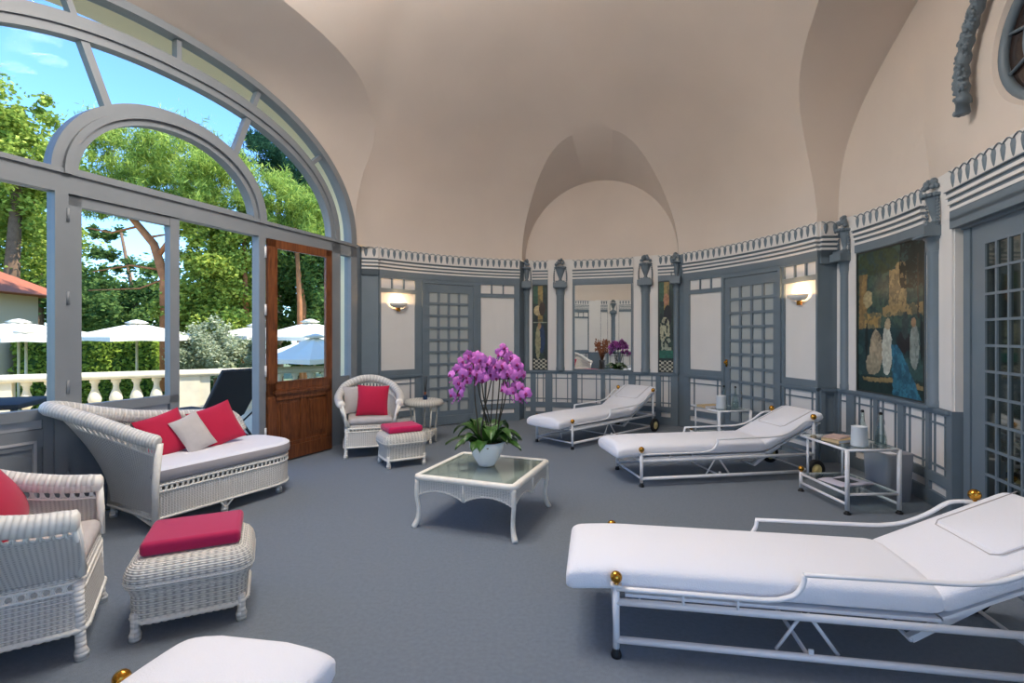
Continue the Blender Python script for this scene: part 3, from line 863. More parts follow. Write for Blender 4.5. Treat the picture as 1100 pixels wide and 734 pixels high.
M_CANVAS = mat('cream_parasol_canvas', (240,232,216), .8)
def parasol(label, x, y, w, ztop, zed, rz, n=8, group='cream parasols in the garden'):
    t = thing('parasol', label, 'parasol', (x, y, -1.25), rz, group)
    zt = ztop+1.25; ze = zed+1.25; mb = MB(); vs = [(0,0,zt)]; fs = []
    R = w/2; K = 6
    def P(i, r):
        a = 2*PI*i/(n*2); rr = R*(1 if i % 2 == 0 else .985*math.cos(PI/n)/1)  # straight edges
        sag = .04*math.sin(PI*r) if i % 2 else 0
        return (rr*r*math.cos(a), rr*r*math.sin(a), zt+(ze-zt)*r**1.05 - sag)
    rs = [.2,.4,.6,.8,1.0]
    for r in rs: vs += [P(i, r) for i in range(2*n)]
    m = 2*n
    for i in range(m): fs.append((0, 1+i, 1+(i+1)%m))
    for j in range(len(rs)-1):
        for i in range(m): fs.append((1+j*m+i, 1+(j+1)*m+i, 1+(j+1)*m+(i+1)%m, 1+j*m+(i+1)%m))
    # valance
    o = 1+(len(rs)-1)*m; b = len(vs); vs += [(vs[o+i][0]*1.0, vs[o+i][1]*1.0, ze-.10+(.02 if i%2 else 0)) for i in range(m)]
    for i in range(m): fs.append((o+i, b+i, b+(i+1)%m, o+(i+1)%m))
    mb.add(vs, fs); mb.lathe([(.12*w/2.5, zt-.03), (.25, zt+.0), (.1, zt+.06), (0, zt+.08)], 10)
    mb.build('canopy', M_CANVAS, t)
    mb = MB(); mb.bar((0,0,0), (0,0,zt), .028); mb.build('pole', M_STONE, t)
    return t
def at_px(px, Y): return (px-550)/545*Y
for px, Y, w, yt, ye, lab in ((20,12.2,3.0,346,358,'cream parasol at the far left, in front of the small house'),
                          (28,11.4,1.7,357,363,'small cream parasol below the far left one'),
                          (147,12,2.75,347,362,'large cream parasol above the balustrade in the closed glazed leaf'),
                          (275,14,2.5,350,361,'cream parasol behind the silvery bush in the open doorway'),
                          (333,13,2.7,346,362,'cream parasol seen high in the glass of the oak door'),
                          (338,11,2.4,362,384,'cream parasol lowest in the glass of the oak door')):
    X = at_px(px, Y); parasol(lab, X, Y, w, 1.4+(361-yt)/545*Y, 1.4+(361-ye)/545*Y, .3)

# small house
t = thing('garden_house', 'small beige garden house with red tiled roof beyond the parasols', 'building', (-15.0,14,-1.25), .15)
mb = MB(); mb.box(-3.5,-.6,0,-.35,3,4.0); mb.build('wall', mat('beige_house_render', (214,192,158), .9), t)
mb = MB(); mb.hexa([(-4,-1.3,3.95),(.35,-1.3,3.95),(.35,3.6,3.95),(-4,3.6,3.95),(-3.5,1,5.0),(-1.3,1,4.9),(-1.3,2,4.9),(-3.5,2,5.0)])
for k in range(12): mb.bar((-3.9+.35*k,-1.3,3.97),(-3.9+.35*k*.9,-.1,4.47),.05,6)
mb.build('roof', mat('terracotta_tiles', (170,96,66), .8, var=.15, vscale=8), t)
mb = MB(); mb.box(-4,-1.3,3.84,.3,-1.2,3.95); mb.bar((-.4,-.6,3.1),(-.1,-1.2,3.85),.06,6); mb.build('eave_beam', mat('brown_timber', (110,60,36), .8), t)

# ------------------------------------------------------------------ trees
def foliage(name, mats, parent, blobs, n, size, seed, needle=False, flat=1.0, flatten=.5, tuft=150):
    """leaf cards (quads) scattered through ellipsoid blobs: (cx,cy,cz,rx,ry,rz)"""
    R = np.random.default_rng(seed); vol = np.array([b[3]*b[4]*b[5] for b in blobs])**(2/3); pr = vol/vol.sum()
    k = R.choice(len(blobs), n, p=pr); Bm = np.array(blobs)[k]
    d = R.normal(size=(n, 3)); d /= np.linalg.norm(d, axis=1)[:, None]
    # leaves gather in tufts spread through each blob, leaving gaps between them
    nc = max(10, n//tuft); cd = R.normal(size=(nc, 3)); cd /= np.linalg.norm(cd, axis=1)[:, None]
    cr = R.uniform(.25, 1.05, nc)**.7; ck = R.choice(len(blobs), nc, p=pr); CB = np.array(blobs)[ck]
    cen = CB[:, :3] + cd*cr[:, None]*CB[:, 3:6]; csz = (CB[:, 3:6].mean(axis=1))*R.uniform(.10, .22, nc)
    ci = R.integers(0, nc, n); off = R.normal(size=(n, 3))
    if needle: off[:, 2] = np.abs(off[:, 2])*1.5-.5; off[:, :2] *= .75
    c = cen[ci] + off*csz[ci][:, None]*.8
    u = R.normal(size=(n, 3)); u[:, 2] *= (1.4 if needle else flatten); u /= np.linalg.norm(u, axis=1)[:, None]
    w = R.normal(size=(n, 3)); v = np.cross(u, w); v /= np.linalg.norm(v, axis=1)[:, None]
    s = size*R.uniform(.6, 1.3, n)[:, None]
    if needle: a = u*s*1.6; b = v*s*.22
    else: a = u*s; b = v*s*.62
    V = np.stack([c-a, c+b-a*.1, c+a, c-b-a*.1], 1).reshape(-1, 3)
    me = bpy.data.meshes.new(name); me.vertices.add(4*n); me.vertices.foreach_set('co', V.ravel())
    me.loops.add(4*n); me.loops.foreach_set('vertex_index', np.arange(4*n)); me.polygons.add(n)
    me.polygons.foreach_set('loop_start', np.arange(n)*4); me.polygons.foreach_set('loop_total', np.full(n, 4))
    me.materials.append(mats); me.update(calc_edges=True); me.validate()
    o = bpy.data.objects.new(name, me); COL.objects.link(o)
    if parent: o.parent = parent
    return o
LM_Y = leafmat('yellow_green_leaves', (196,204,96), (110,138,58))
LM_P = leafmat('bright_pine_needles', (200,212,104), (104,138,66))
LM_D = leafmat('dark_green_leaves', (70,104,60), (118,140,74))
LM_C = leafmat('blue_green_conifer', (66,100,72), (40,70,52))
LM_S = leafmat('silver_olive_leaves', (200,204,170), (134,146,112))
LM_H = leafmat('hedge_leaves', (180,196,84), (104,132,54))
M_BARK = mat('orange_pine_bark', (176,112,70), .9, var=.2, vscale=6)
M_BARK2 = mat('brown_bark', (120,92,68), .9, var=.2, vscale=6)
def tree(name, label, px, Y, blobs, n, size, lm, trunk=None, bark=None, seed=1, needle=False, cat='tree', branches=(), flatten=.5):
    """blobs in (px, y, halfwidth px, halfheight px, depth m) measured at distance Y"""
    X = at_px(px, Y); t = thing(name, label, cat, (X, Y, -1.25))
    bl = []
    for (bx, by, hw, hh, dp, dy) in blobs:
        k = (Y+dy)/545
        bl.append(((bx-550)*k-X, dy, 1.4+(361-by)*k+1.25, hw*k, dp, hh*k))
    foliage('foliage', lm, t, bl, n, size, seed, needle, flatten=flatten)
    if trunk:
        k = Y/545; mb = MB()
        for path, r in [trunk]+list(branches):
            pts = [((a-550)*k-X, 0, 1.4+(361-b)*k+1.25) for a, b in path]
            m = len(pts); mb.tube(pts, [r*(1-.55*i/(m-1)) for i in range(m)], 7)
        mb.build('trunk', bark or M_BARK2, t)
    return t
tree('broadleaf_tree', 'tall broadleaf tree at the left, top against the blue sky', 15, 20, [(10,170,60,60,2.2,0),(35,118,26,26,1.3,0),(-40,120,50,50,2,0),(62,175,22,38,1.2,0),(0,260,80,60,2.5,1)], 26000, .10, LM_Y, ([(10,430),(12,300),(20,180)],.35), seed=3)
tree('dark_tree', 'dark dense tree behind the small house and first parasol', 40, 24, [(20,270,60,60,2,0),(90,330,60,40,2,1),(-60,260,60,80,2,0),(35,210,30,30,1,-3)], 16000, .13, LM_D, ([(40,420),(42,260)],.3), seed=4)
tree('pine_tree', 'bright pine tree with orange trunk behind the glazed doors', 175, 15, [(130,175,38,38,1.5,0),(190,180,45,42,1.5,0),(240,200,35,38,1.5,0),(100,205,26,26,1.2,0),(165,222,90,14,1.2,0),(205,240,30,14,1,0)], 52000, .062, LM_P, ([(178,420),(177,300),(165,262),(140,232),(118,210)],.16), M_BARK, seed=5, needle=True,
     branches=[([(170,275),(195,240),(215,205)],.08),([(150,243),(120,250),(95,245)],.04),([(160,255),(190,250)],.04),([(173,290),(140,285),(100,292)],.035),([(176,300),(150,310),(95,312)],.03),([(140,232),(150,190),(148,160)],.05)])
tree('dark_tree', 'dark cedar with layered branches low behind the glazed leaf', 120, 20, [(100,270,30,7,1.2,0),(140,287,42,6,1.2,0),(105,308,45,6,1.5,0),(160,312,40,8,1.5,0),(130,335,70,14,2,0),(165,335,50,16,2,0),(110,250,20,5,1,0)], 14000, .08, LM_D, ([(150,420),(146,330),(130,250)],.12), seed=6, flatten=.2)
tree('bushy_tree', 'yellow-green bushy tree seen through the open doorway', 232, 16, [(225,275,32,32,1.5,0),(255,300,30,40,1.5,0),(215,325,36,34,1.5,0),(250,350,36,25,1.5,0),(262,262,22,22,1.2,0),(200,340,25,20,1.2,0)], 30000, .065, LM_Y, ([(262,420),(264,330),(262,250)],.12), M_BARK, seed=7)
tree('conifer_tree', 'dark conifer behind the right end of the arched window', 295, 24, [(285,165,30,26,1.6,0),(318,185,34,30,1.6,0),(270,150,14,10,1,0),(335,215,30,26,1.4,0),(350,250,30,40,1.4,0)], 22000, .10, LM_C, ([(300,420),(300,180)],.2), seed=8, needle=True)
tree('pine_tree', 'bright young pine above the oak door', 320, 16, [(305,215,30,24,1.2,0),(335,228,30,24,1.2,0),(295,245,22,20,1.2,0),(345,250,24,26,1.2,0)], 26000, .062, LM_P, ([(322,420),(322,330),(318,240)],.11), M_BARK, seed=9, needle=True)
tree('bushy_tree', 'green tree with a slim brown trunk seen through the oak door', 322, 17, [(305,300,28,28,1.4,1),(340,300,28,40,1.4,1),(300,330,24,26,1.2,1),(350,340,28,24,1.2,1),(325,285,30,25,1.3,1.5),(340,350,40,16,1.3,2)], 18000, .075, LM_D, ([(326,420),(326,330),(318,270)],.13), M_BARK, seed=10)
tree('silver_shrub', 'silvery olive shrub right behind the balustrade in the doorway', 228, 12.3, [(215,378,28,22,.8,0),(245,382,26,18,.8,0),(222,360,18,16,.6,0),(262,385,18,14,.6,0),(200,388,14,12,.5,0)], 16000, .04, LM_S, ([(228,450),(232,400),(222,370)],.05), seed=11, cat='shrub')
tree('silver_shrub', 'olive shrub behind the balustrade in the glass of the oak door', 318, 13.2, [(305,380,24,12,.6,0),(335,382,26,12,.6,0),(350,388,20,12,.6,0)], 9000, .04, LM_D, ([(318,450),(320,400),(318,380)],.05), seed=12, cat='shrub')
tree('backdrop_tree', 'tall dark woodland tree far behind the pines', 240, 34, [(200,330,60,50,3,0),(270,320,60,60,3,0),(340,320,60,60,3,0),(140,350,80,25,3,0),(390,310,40,90,3,0),(60,330,80,50,3,0),(-60,330,90,80,3,0)], 16000, .2, LM_D, ([(240,400),(240,330)],.3), seed=13)
# clipped hedge
t = thing('clipped_hedge', 'bright clipped hedge behind the parasols', 'hedge', (at_px(105,17), 17, -1.25), .5)
def hedge(x0, x1, y0, y1, z1, n, seed, lm):
    R = np.random.default_rng(seed); me = bpy.data.meshes.new('foliage')
    c = np.stack([R.uniform(x0, x1, n), R.uniform(y0, y1, n), R.uniform(0, z1, n)], 1); side = R.integers(0, 5, n)
    c[side == 0, 1] = y0; c[side == 1, 1] = y0; c[side == 2, 2] = z1; c[side == 3, 0] = x1; c += R.normal(size=(n,3))*.04
    u = R.normal(size=(n,3)); u /= np.linalg.norm(u, axis=1)[:,None]; v = np.cross(u, R.normal(size=(n,3))); v /= np.linalg.norm(v, axis=1)[:,None]
    V = np.stack([c-u*.07, c+v*.045, c+u*.07, c-v*.045], 1).reshape(-1,3)
    me.vertices.add(4*n); me.vertices.foreach_set('co', V.ravel()); me.loops.add(4*n); me.loops.foreach_set('vertex_index', np.arange(4*n)); me.polygons.add(n)
    me.polygons.foreach_set('loop_start', np.arange(n)*4); me.polygons.foreach_set('loop_total', np.full(n,4)); me.materials.append(lm); me.update(calc_edges=True); me.validate()
    return me
def hedge_obj(name, par, args):
    o = bpy.data.objects.new(name, hedge(*args)); COL.objects.link(o); o.parent = par
hedge_obj('foliage', t, (-2.0,1.6,-.5,.5,2.45,9000,21,LM_H))
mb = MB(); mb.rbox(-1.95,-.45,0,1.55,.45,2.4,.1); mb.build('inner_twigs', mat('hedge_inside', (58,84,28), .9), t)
t = thing('clipped_hedge', 'darker clipped hedge to the right of the bright one', 'hedge', (at_px(158,19.3), 19.3, -1.25), .1)
hedge_obj('foliage', t, (-1.2,3.4,-.5,.5,2.5,8000,22,LM_D))
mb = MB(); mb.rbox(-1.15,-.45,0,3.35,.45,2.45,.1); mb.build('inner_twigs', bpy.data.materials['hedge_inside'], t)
# ------------------------------------------------------------------ furniture
def catmull(P, n=6, closed=False):
    P = [Vector(p) for p in P]; out = []; N = len(P)
    for i in range(N if closed else N-1):
        p0 = P[(i-1) % N] if closed or i > 0 else P[0]*2-P[1]; p1 = P[i]; p2 = P[(i+1) % N]; p3 = P[(i+2) % N] if closed or i+2 < N else P[-1]*2-P[-2]
        for k in range(n):
            t = k/n; out.append(.5*((2*p1)+(p2-p0)*t+(2*p0-5*p1+4*p2-p3)*t*t+(3*p1-p0-3*p2+p3)*t**3))
    if not closed: out.append(P[-1])
    return out
def clen(P):
    L = [0]
    for a, b in zip(P, P[1:]): L.append(L[-1]+(b-a).length)
    return L
def samp(P, L, u):
    t = u*L[-1]; i = 0
    while i < len(L)-2 and L[i+1] < t: i += 1
    f = (t-L[i])/max(1e-9, L[i+1]-L[i]); return P[i].lerp(P[i+1], f)
def resample(P, step):
    L = clen(P); n = max(2, int(L[-1]/step)); return [samp(P, L, i/n) for i in range(n+1)]
def roll(mb, path, r, pitch=.02, n=12, step=.006):
    """wrapped cane roll: fine ridges running round the tube"""
    pts = resample(catmull(path, 8), step)
    m = len(pts)
    def rf(L, a, u):
        e = min(1, max(0, min(u, 1-u)*L_tot/(r*.9))); cap = .55+.45*math.sqrt(1-(1-e)**2)
        return r*cap*(1+.035*abs(math.sin(PI*L/pitch + a)))
    L_tot = clen(pts)[-1]
    mb.tube(pts, rf, n)
def braid(mb, path, r, closed=False, pitch=.03):
    pts = resample([Vector(p) for p in path] + ([Vector(path[0])] if closed else []), .008)
    mb.tube(pts, lambda L, a, u: r*(1+.28*math.sin(2*PI*L/pitch+2*a)), 8)
def sheet(mb, lo, hi, U, V0, V1, nu=40, nv=10, bulge=.0, th=.012, center=None):
    """woven panel between two curves (equal parameter), with thickness"""
    lo = [Vector(p) for p in lo]; hi = [Vector(p) for p in hi]; Ll = clen(lo); Lh = clen(hi); c = Vector(center) if center else sum(lo, Vector())/len(lo)
    def f(off):
        def g(u, v):
            a = samp(lo, Ll, u); b = samp(hi, Lh, u); p = a.lerp(b, V0+(V1-V0)*v)
            o = Vector((p.x-c.x, p.y-c.y, 0)); o = o.normalized() if o.length > 1e-6 else Vector()
            vv = V0+(V1-V0)*v
            return p + o*(bulge*math.sin(PI*vv)+off)
        return g
    hgt = (hi[len(hi)//2]-lo[len(lo)//2]).length
    uvf = lambda u, v: (u*U, (V0+(V1-V0)*v)*hgt)
    mb.grid(f(th/2), nu, nv, True, uvf); mb.grid(f(-th/2), nu, nv, True, uvf)
def loops(mb, lo, hi, n, v0, v1, r=.0045, bulge=0, center=None, tw=True):
    """openwork band: a row of cane rings"""
    lo = [Vector(p) for p in lo]; hi = [Vector(p) for p in hi]; Ll = clen(lo); Lh = clen(hi); c = Vector(center) if center else sum(lo, Vector())/len(lo)
    def P(u, v):
        a = samp(lo, Ll, min(1,max(0,u))); b = samp(hi, Lh, min(1,max(0,u))); p = a.lerp(b, v); o = Vector((p.x-c.x, p.y-c.y, 0)); o = o.normalized() if o.length > 1e-6 else Vector()
        return p+o*bulge*math.sin(PI*v)
    for i in range(n):
        u = (i+.5)/n; w = .40/n; vm = (v0+v1)/2; vh = (v1-v0)/2
        mb.tube([P(u+w*math.cos(t), vm+vh*math.sin(t)) for t in [2*PI*k/8 for k in range(8)]], r, 5, closed=True)
    for k in range(n+1): mb.tube([P(k/n, v0), P(k/n, v1)], r*1.1, 5, caps=False)
def rrect(x0, y0, x1, y1, r, n=5):
    out = []
    for cx, cy, a0 in ((x1-r, y1-r, 0), (x0+r, y1-r, PI/2), (x0+r, y0+r, PI), (x1-r, y0+r, 1.5*PI)):
        for i in range(n+1): a = a0+PI/2*i/n; out.append((cx+r*math.cos(a), cy+r*math.sin(a)))
    return out
def skirt(mb, outline, prof, uv0=0):
    """loft an outline [(x,y)] through profile [(inset,z)], woven"""
    n = len(outline); P = [Vector((*p, 0)) for p in outline]; cen = sum(P, Vector())/n
    nor = []
    for i in range(n):
        d = P[(i+1) % n]-P[i-1]; nor.append(Vector((d.y, -d.x, 0)).normalized())
    per = [0]
    for i in range(n): per.append(per[-1]+(P[(i+1) % n]-P[i]).length)
    vs = []; fs = []; uvs = []; vl = [0]
    for a, b in zip(prof, prof[1:]): vl.append(vl[-1]+math.dist(a, b))
    for ins, z in prof:
        for i in range(n): q = P[i]-nor[i]*ins; vs.append((q.x, q.y, z))
    for j in range(len(prof)-1):
        for i in range(n):
            k = (i+1) % n; fs.append((j*n+i, j*n+k, (j+1)*n+k, (j+1)*n+i))
            uvs.append([(per[i], vl[j]), (per[i+1], vl[j]), (per[i+1], vl[j+1]), (per[i], vl[j+1])])
    mb.add(vs, fs, True, uvs)
def cap(mb, outline, ins, z):
    n = len(outline); P = [Vector((*p, 0)) for p in outline]; vs = []
    for i in range(n):
        d = P[(i+1) % n]-P[i-1]; nn = Vector((d.y, -d.x, 0)).normalized(); q = P[i]-nn*ins; vs.append((q.x, q.y, z))
    mb.add(vs, [tuple(range(n))], False, [[(v[0], v[1]) for v in vs]])
def footleg(mb, x, y, z1, r=.021, dx=0, dy=0):
    mb.tube([(x,y,z1),(x+dx*.4,y+dy*.4,z1*.5),(x+dx*.8,y+dy*.8,.05),(x+dx,y+dy,.03),(x+dx,y+dy,.0)], [r, r*.95, r*.95, r*1.3, r*1.15], 10)

def pillow_mesh(s=.42, t=.13, h=None):
    mb = MB(); n = 16; h = h or s
    for sg in (1, -1):
        def f(u, v, sg=sg):
            x = 2*u-1; z = 2*v-1
            ed = (max(0, math.cos(PI*x/2))*max(0, math.cos(PI*z/2)))**.45
            px = x*(1-.07*(1-z*z)*abs(x)); pz = z*(1-.07*(1-x*x)*abs(z))
            return (px*s/2, sg*t/2*ed, pz*h/2)
        mb.grid(f, n, n)
    e = [(1,1),(1,0),(1,-1),(0,-1),(-1,-1),(-1,0),(-1,1),(0,1)]
    return mb
def pillow(label, loc, rz, tilt, spin, m, s=.42, t=.13, h=None, cat='cushion', group=None):
    o = pillow_mesh(s, t, h).build('scatter_cushion', m, None, label, cat, None, group)
    o.matrix_world = Matrix.Translation(loc) @ Matrix.Rotation(rz, 4, 'Z') @ Matrix.Rotation(tilt, 4, 'X') @ Matrix.Rotation(spin, 4, 'Y')
    return o

# ---- ottoman
def make_ottoman(label, loc, rz, w=.54, d=.49, h=.36):
    t = thing('wicker_ottoman', label, 'footstool', loc, rz, 'white wicker footstools')
    O = rrect(-w/2, -d/2, w/2, d/2, .10, 8)
    mb = MB(); skirt(mb, O, [(.032,.085),(.028,.205),(.018,.225),(.004,.245),(0,.27),(.002,.295),(.010,.32),(.026,.342),(.05,.356),(.075,h)]); cap(mb, O, .075, h)
    mb.build('woven_body', M_WICK, t)
    mb = MB(); z = .218
    def ring(ins, z): return [(x*(1-2*ins/w), y*(1-2*ins/d), z) for x, y in O]
    braid(mb, ring(.028, .222), .009, True); braid(mb, ring(.032, .088), .012, True); braid(mb, ring(.004,.262), .006, True, .02)
    for k in range(-2, 3):   # woven diamond on the front face
        for j in range(5-abs(k)*2 if abs(k) < 2 else 1):
            jj = j-(5-abs(k)*2-1)/2 if abs(k) < 2 else 0
            for sy in (-1, 1): mb.rbox(jj*.052-.02, sy*(d/2-.034)-.004, .150+k*.016-.004, jj*.052+.02, sy*(d/2-.034)+.004, .150+k*.016+.004, .002, 1)
    mb.build('braided_edge', M_CANE, t)
    for x in (-1, 1):
        for y in (-1, 1): mb = MB(); footleg(mb, x*(w/2-.055), y*(d/2-.055), .13, .02); mb.build('leg', M_WROLL, t)
    return t
def ottoman_pad(label, loc, rz, m, w=.42, d=.36, cz=.36, name='ottoman_cushion'):
    mb = MB(); mb.rbox(-w/2,-d/2,0,w/2,d/2,.068,.024,4)
    o = mb.build(name, m, None, label, 'cushion', None, 'pink cushions on the footstools'); o.location = (loc[0], loc[1], cz+.001); o.rotation_euler = (0,0,rz)
    return o
r1 = math.radians(25.5)
make_ottoman('white wicker footstool in the left foreground beside the cut-off armchair', (-1.615,2.59,0), r1)
ottoman_pad('dark raspberry square pad on the foreground footstool', (-1.625,2.61,0), r1, M_DPINK)
r2 = math.radians(30)
make_ottoman('white wicker footstool in front of the far wicker armchair', (-1.21,5.57,0), r2, .50, .44)
ottoman_pad('bright magenta square pad on the footstool by the far armchair', (-1.215,5.58,0), r2, M_PINK, .38, .33)

# ---- wicker armchair (faces local -y)
def make_armchair(label, loc, rz, pad=True):
    t = thing('wicker_armchair', label, 'armchair', loc, rz, 'white wicker armchairs')
    rim = [(-.315,-.27,.615),(-.34,-.10,.63),(-.345,.10,.68),(-.27,.27,.78),(-.12,.345,.845),(0,.36,.86)]
    rim = rim + [(-x, y, z) for x, y, z in rim[-2::-1]]
    lo = [(-.275,-.28,.365),(-.285,-.08,.365),(-.28,.10,.365),(-.22,.23,.365),(-.10,.28,.365),(0,.285,.365)]
    lo = lo + [(-x, y, z) for x, y, z in lo[-2::-1]]
    R = catmull(rim, 6); Lo = catmull(lo, 6); c = (0,-.05,0)
    mb = MB(); sheet(mb, Lo, R, 1.9, 0, .72, 60, 10, .015, .012, c); sheet(mb, Lo, R, 1.9, .90, 1.0, 60, 3, .015, .012, c); mb.build('woven_back_and_arms', M_WICKF, t)
    mb = MB(); loops(mb, Lo, R, 44, .72, .90, .0045, .015, c)
    braid(mb, [samp(Lo, clen(Lo), u).lerp(samp(R, clen(R), u), .72) for u in [k/60 for k in range(61)]], .006)
    mb.build('openwork_band', M_CANE, t)
    mb = MB(); roll(mb, [(x*1.03, y*1.02, z) for x, y, z in rim], .047, .022); mb.build('rolled_rim', M_WROLL, t)
    # seat frame and apron
    O = rrect(-.285,-.29,.285,.285,.06)
    mb = MB(); skirt(mb, O, [(-.015,.125),(-.005,.20),(0,.30)]); skirt(mb, O, [(0,.335),(0,.365),(.02,.375)]); cap(mb, O, .02, .375); mb.build('woven_apron', M_WICKF, t)
    mb = MB(); pl = [Vector((x,y,.30)) for x,y in O]+[Vector((*O[0],.30))]; ph = [Vector((x,y,.335)) for x,y in O]+[Vector((*O[0],.335))]
    loops(mb, pl, ph, 56, 0, 1, .004)
    braid(mb, [(x*1.04,y*1.04,.128) for x,y in O], .011, True); braid(mb, [(x,y,.30) for x,y in O], .007, True); braid(mb, [(x,y,.337) for x,y in O], .007, True)
    mb.build('braided_edge', M_CANE, t)
    for x in (-1, 1):
        mb = MB(); footleg(mb, x*.265, -.27, .34, .021, x*.012, -.015); mb.build('leg', M_WROLL, t)
        mb = MB(); footleg(mb, x*.25, .25, .34, .021, x*.02, .05); mb.build('leg', M_WROLL, t)
        mb = MB(); mb.tube([(x*.27,-.285,.36),(x*.285,-.28,.50),(x*.315,-.27,.61)], .017, 8); mb.tube([(x*.235,-.29,.37),(x*.335,-.27,.58)], .011, 8); mb.build('arm_post', M_CANE, t)
        mb = MB(); mb.lathe([(0,.012),(.03,.01),(.046,.0),(.046,-.02)], 14, M=Matrix.Translation((x*.325,-.275,.615)) @ Matrix.Rotation(PI/2, 4, 'X')); mb.build('arm_scroll_end', M_CANE, t)
    mb = MB(); mb.rbox(-.25,-.29,.378,.25,.22,.455,.035,4); mb.build('seat_cushion', M_BEIGE, t, label='grey seat cushion')
    return t
make_armchair('white wicker armchair cut off by the left edge of the picture', (-2.255,2.285,0), math.radians(122))
pillow('raspberry cushion in the cut-off wicker armchair at the left edge', (-2.43,2.40,.60), math.radians(115), math.radians(-22), math.radians(-28), M_RED, .38)
make_armchair('white wicker armchair between the oak door and the round wicker table', (-1.715,6.12,0), math.radians(18))
pillow('raspberry cushion standing in the far wicker armchair', (-1.66,6.05,.63), math.radians(14), math.radians(-14), math.radians(3), M_RED, .37)
pillow('greige cushion behind the raspberry one in the far wicker armchair', (-1.90,6.24,.62), math.radians(36), math.radians(-16), 0, M_BEIGE, .34, .10)

# ---- wicker daybed
t = thing('wicker_daybed', 'white wicker daybed with grey mattress under the arched window', 'daybed', (-2.52,3.58,0), math.radians(61))
rim = [(.02,-.035,.645),(-.06,.10,.69),(-.20,.34,.79),(-.33,.56,.87),(-.34,.70,.885),(-.20,.765,.86),(0,.765,.80),(.3,.76,.735),(.7,.755,.69),(.93,.75,.67),(1.05,.735,.62),(1.12,.71,.48)]
lo = [(0,.0,.14),(0,.12,.14),(0,.32,.14),(0,.52,.14),(0,.62,.14),(.06,.68,.14),(.15,.68,.14),(.35,.68,.14),(.7,.68,.14),(.93,.68,.14),(1.02,.67,.14),(1.1,.66,.14)]
R = catmull(rim, 6); Lo = catmull(lo, 6)
def pf(c, k): return [p for p in c]
mb = MB()
LL = clen(R)
def dsheet(v0, v1, off):
    def g(u, v):
        i = u*(len(R)-1); k = min(int(i), len(R)-2); f = i-k; a = Lo[k].lerp(Lo[k+1], f); b = R[k].lerp(R[k+1], f); w = v0+(v1-v0)*v
        e = w**1.7; return Vector((a.x+(b.x-a.x)*e, a.y+(b.y-a.y)*e, a.z+(b.z-a.z)*w))+Vector((.006,-.006,0))*off
    return g
uvd = lambda u, v: (u*2.3, v*.6)
for off in (1, -1): mb.grid(dsheet(0, .80, off), 90, 14, True, uvd); mb.grid(dsheet(.90, 1, off), 90, 3, True, uvd)
mb.build('woven_back_and_end', M_WICKF, t)
mb = MB()
for i in range(64):
    u = (i+.5)/64; w = .36/64
    g0 = dsheet(0, 1, 0)
    mb.tube([g0(u+w*math.cos(q), .85+.05*math.sin(q)) for q in [2*PI*k/8 for k in range(8)]], .0045, 5, closed=True)
    mb.tube([g0(i/64, .80), g0(i/64, .90)], .005, 5, caps=False)
mb.tube([g0(k/80, .80) for k in range(81)], .007, 6)
mb.build('openwork_band', M_CANE, t)
mb = MB(); roll(mb, [(x-.01, y+.0, z) for x, y, z in rim], .05, .024); mb.build('rolled_rim', M_WROLL, t)
O = [(0,0),(.95,0)] + [(.95+.26*math.sin(a), .27-.27*math.cos(a)) for a in [PI/2*k/6 for k in range(1,7)]] + [(1.21,.45)] + [(1.07+.14*math.cos(a), .52+.16*math.sin(a)) for a in [PI/2*k/4 for k in range(0,5)]] + [(0,.68)]
mb = MB(); skirt(mb, O, [(-.004,.10),(0,.29)]); skirt(mb, O, [(0,.33),(0,.352)]); cap(mb, O, 0, .352); mb.build('woven_apron', M_WICKF, t)
mb = MB(); pl = [Vector((x,y,.29)) for x,y in O]+[Vector((*O[0],.29))]; ph = [Vector((x,y,.33)) for x,y in O]+[Vector((*O[0],.33))]
loops(mb, pl, ph, 96, 0, 1, .004); braid(mb, [(x,y,.10) for x,y in O], .010, True); braid(mb, [(x,y,.288) for x,y in O], .007, True); braid(mb, [(x,y,.333) for x,y in O], .007, True); mb.build('braided_edge', M_CANE, t)
for x, y in ((.02,.02),(.03,.66),(1.06,.10),(1.05,.60),(.52,.03),(.52,.66)): mb = MB(); footleg(mb, x, y, .12, .022); mb.build('leg', M_WROLL, t)
mb = MB(); mb.tube([(.0,-.01,.03),(-.005,-.015,.35),(.015,-.03,.64)], .024, 10); mb.build('arm_post', M_CANE, t)
mb = MB(); mb.tube([(.02,.62,.14),(.02,.05,.04)], .013, 8); mb.build('brace', M_CANE, t)
mb = MB(); mb.tube([(.47,.0,.10),(.52,.02,.03),(.57,0,.10)], .010, 6); mb.build('brace', M_CANE, t)
C = [(x+.012*(1 if x > .5 else -.5), y-.01 if y < .3 else y-.04) for x, y in O]
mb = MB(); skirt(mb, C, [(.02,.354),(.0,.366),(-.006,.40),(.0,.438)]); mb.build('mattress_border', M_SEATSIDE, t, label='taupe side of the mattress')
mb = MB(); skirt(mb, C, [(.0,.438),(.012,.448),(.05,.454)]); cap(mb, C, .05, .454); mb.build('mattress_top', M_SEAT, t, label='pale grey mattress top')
D0 = Vector((-2.52,3.58,0)); RD = Matrix.Rotation(math.radians(61), 4, 'Z')
def db(x, y, z): return D0 + RD @ Vector((x, y, z))
pillow('raspberry cushion nearest the high end of the daybed', db(.33,.52,.60), math.radians(58), math.radians(-24), math.radians(-14), M_RED, .36, .12)
pillow('small greige cushion between the two raspberry ones on the daybed', db(.50,.43,.59), math.radians(60), math.radians(-26), math.radians(-20), M_BEIGE, .25, .11, .33)
pillow('raspberry cushion leaning at the low end of the daybed', db(.74,.50,.615), math.radians(50), math.radians(-26), math.radians(-16), M_RED, .37, .12)

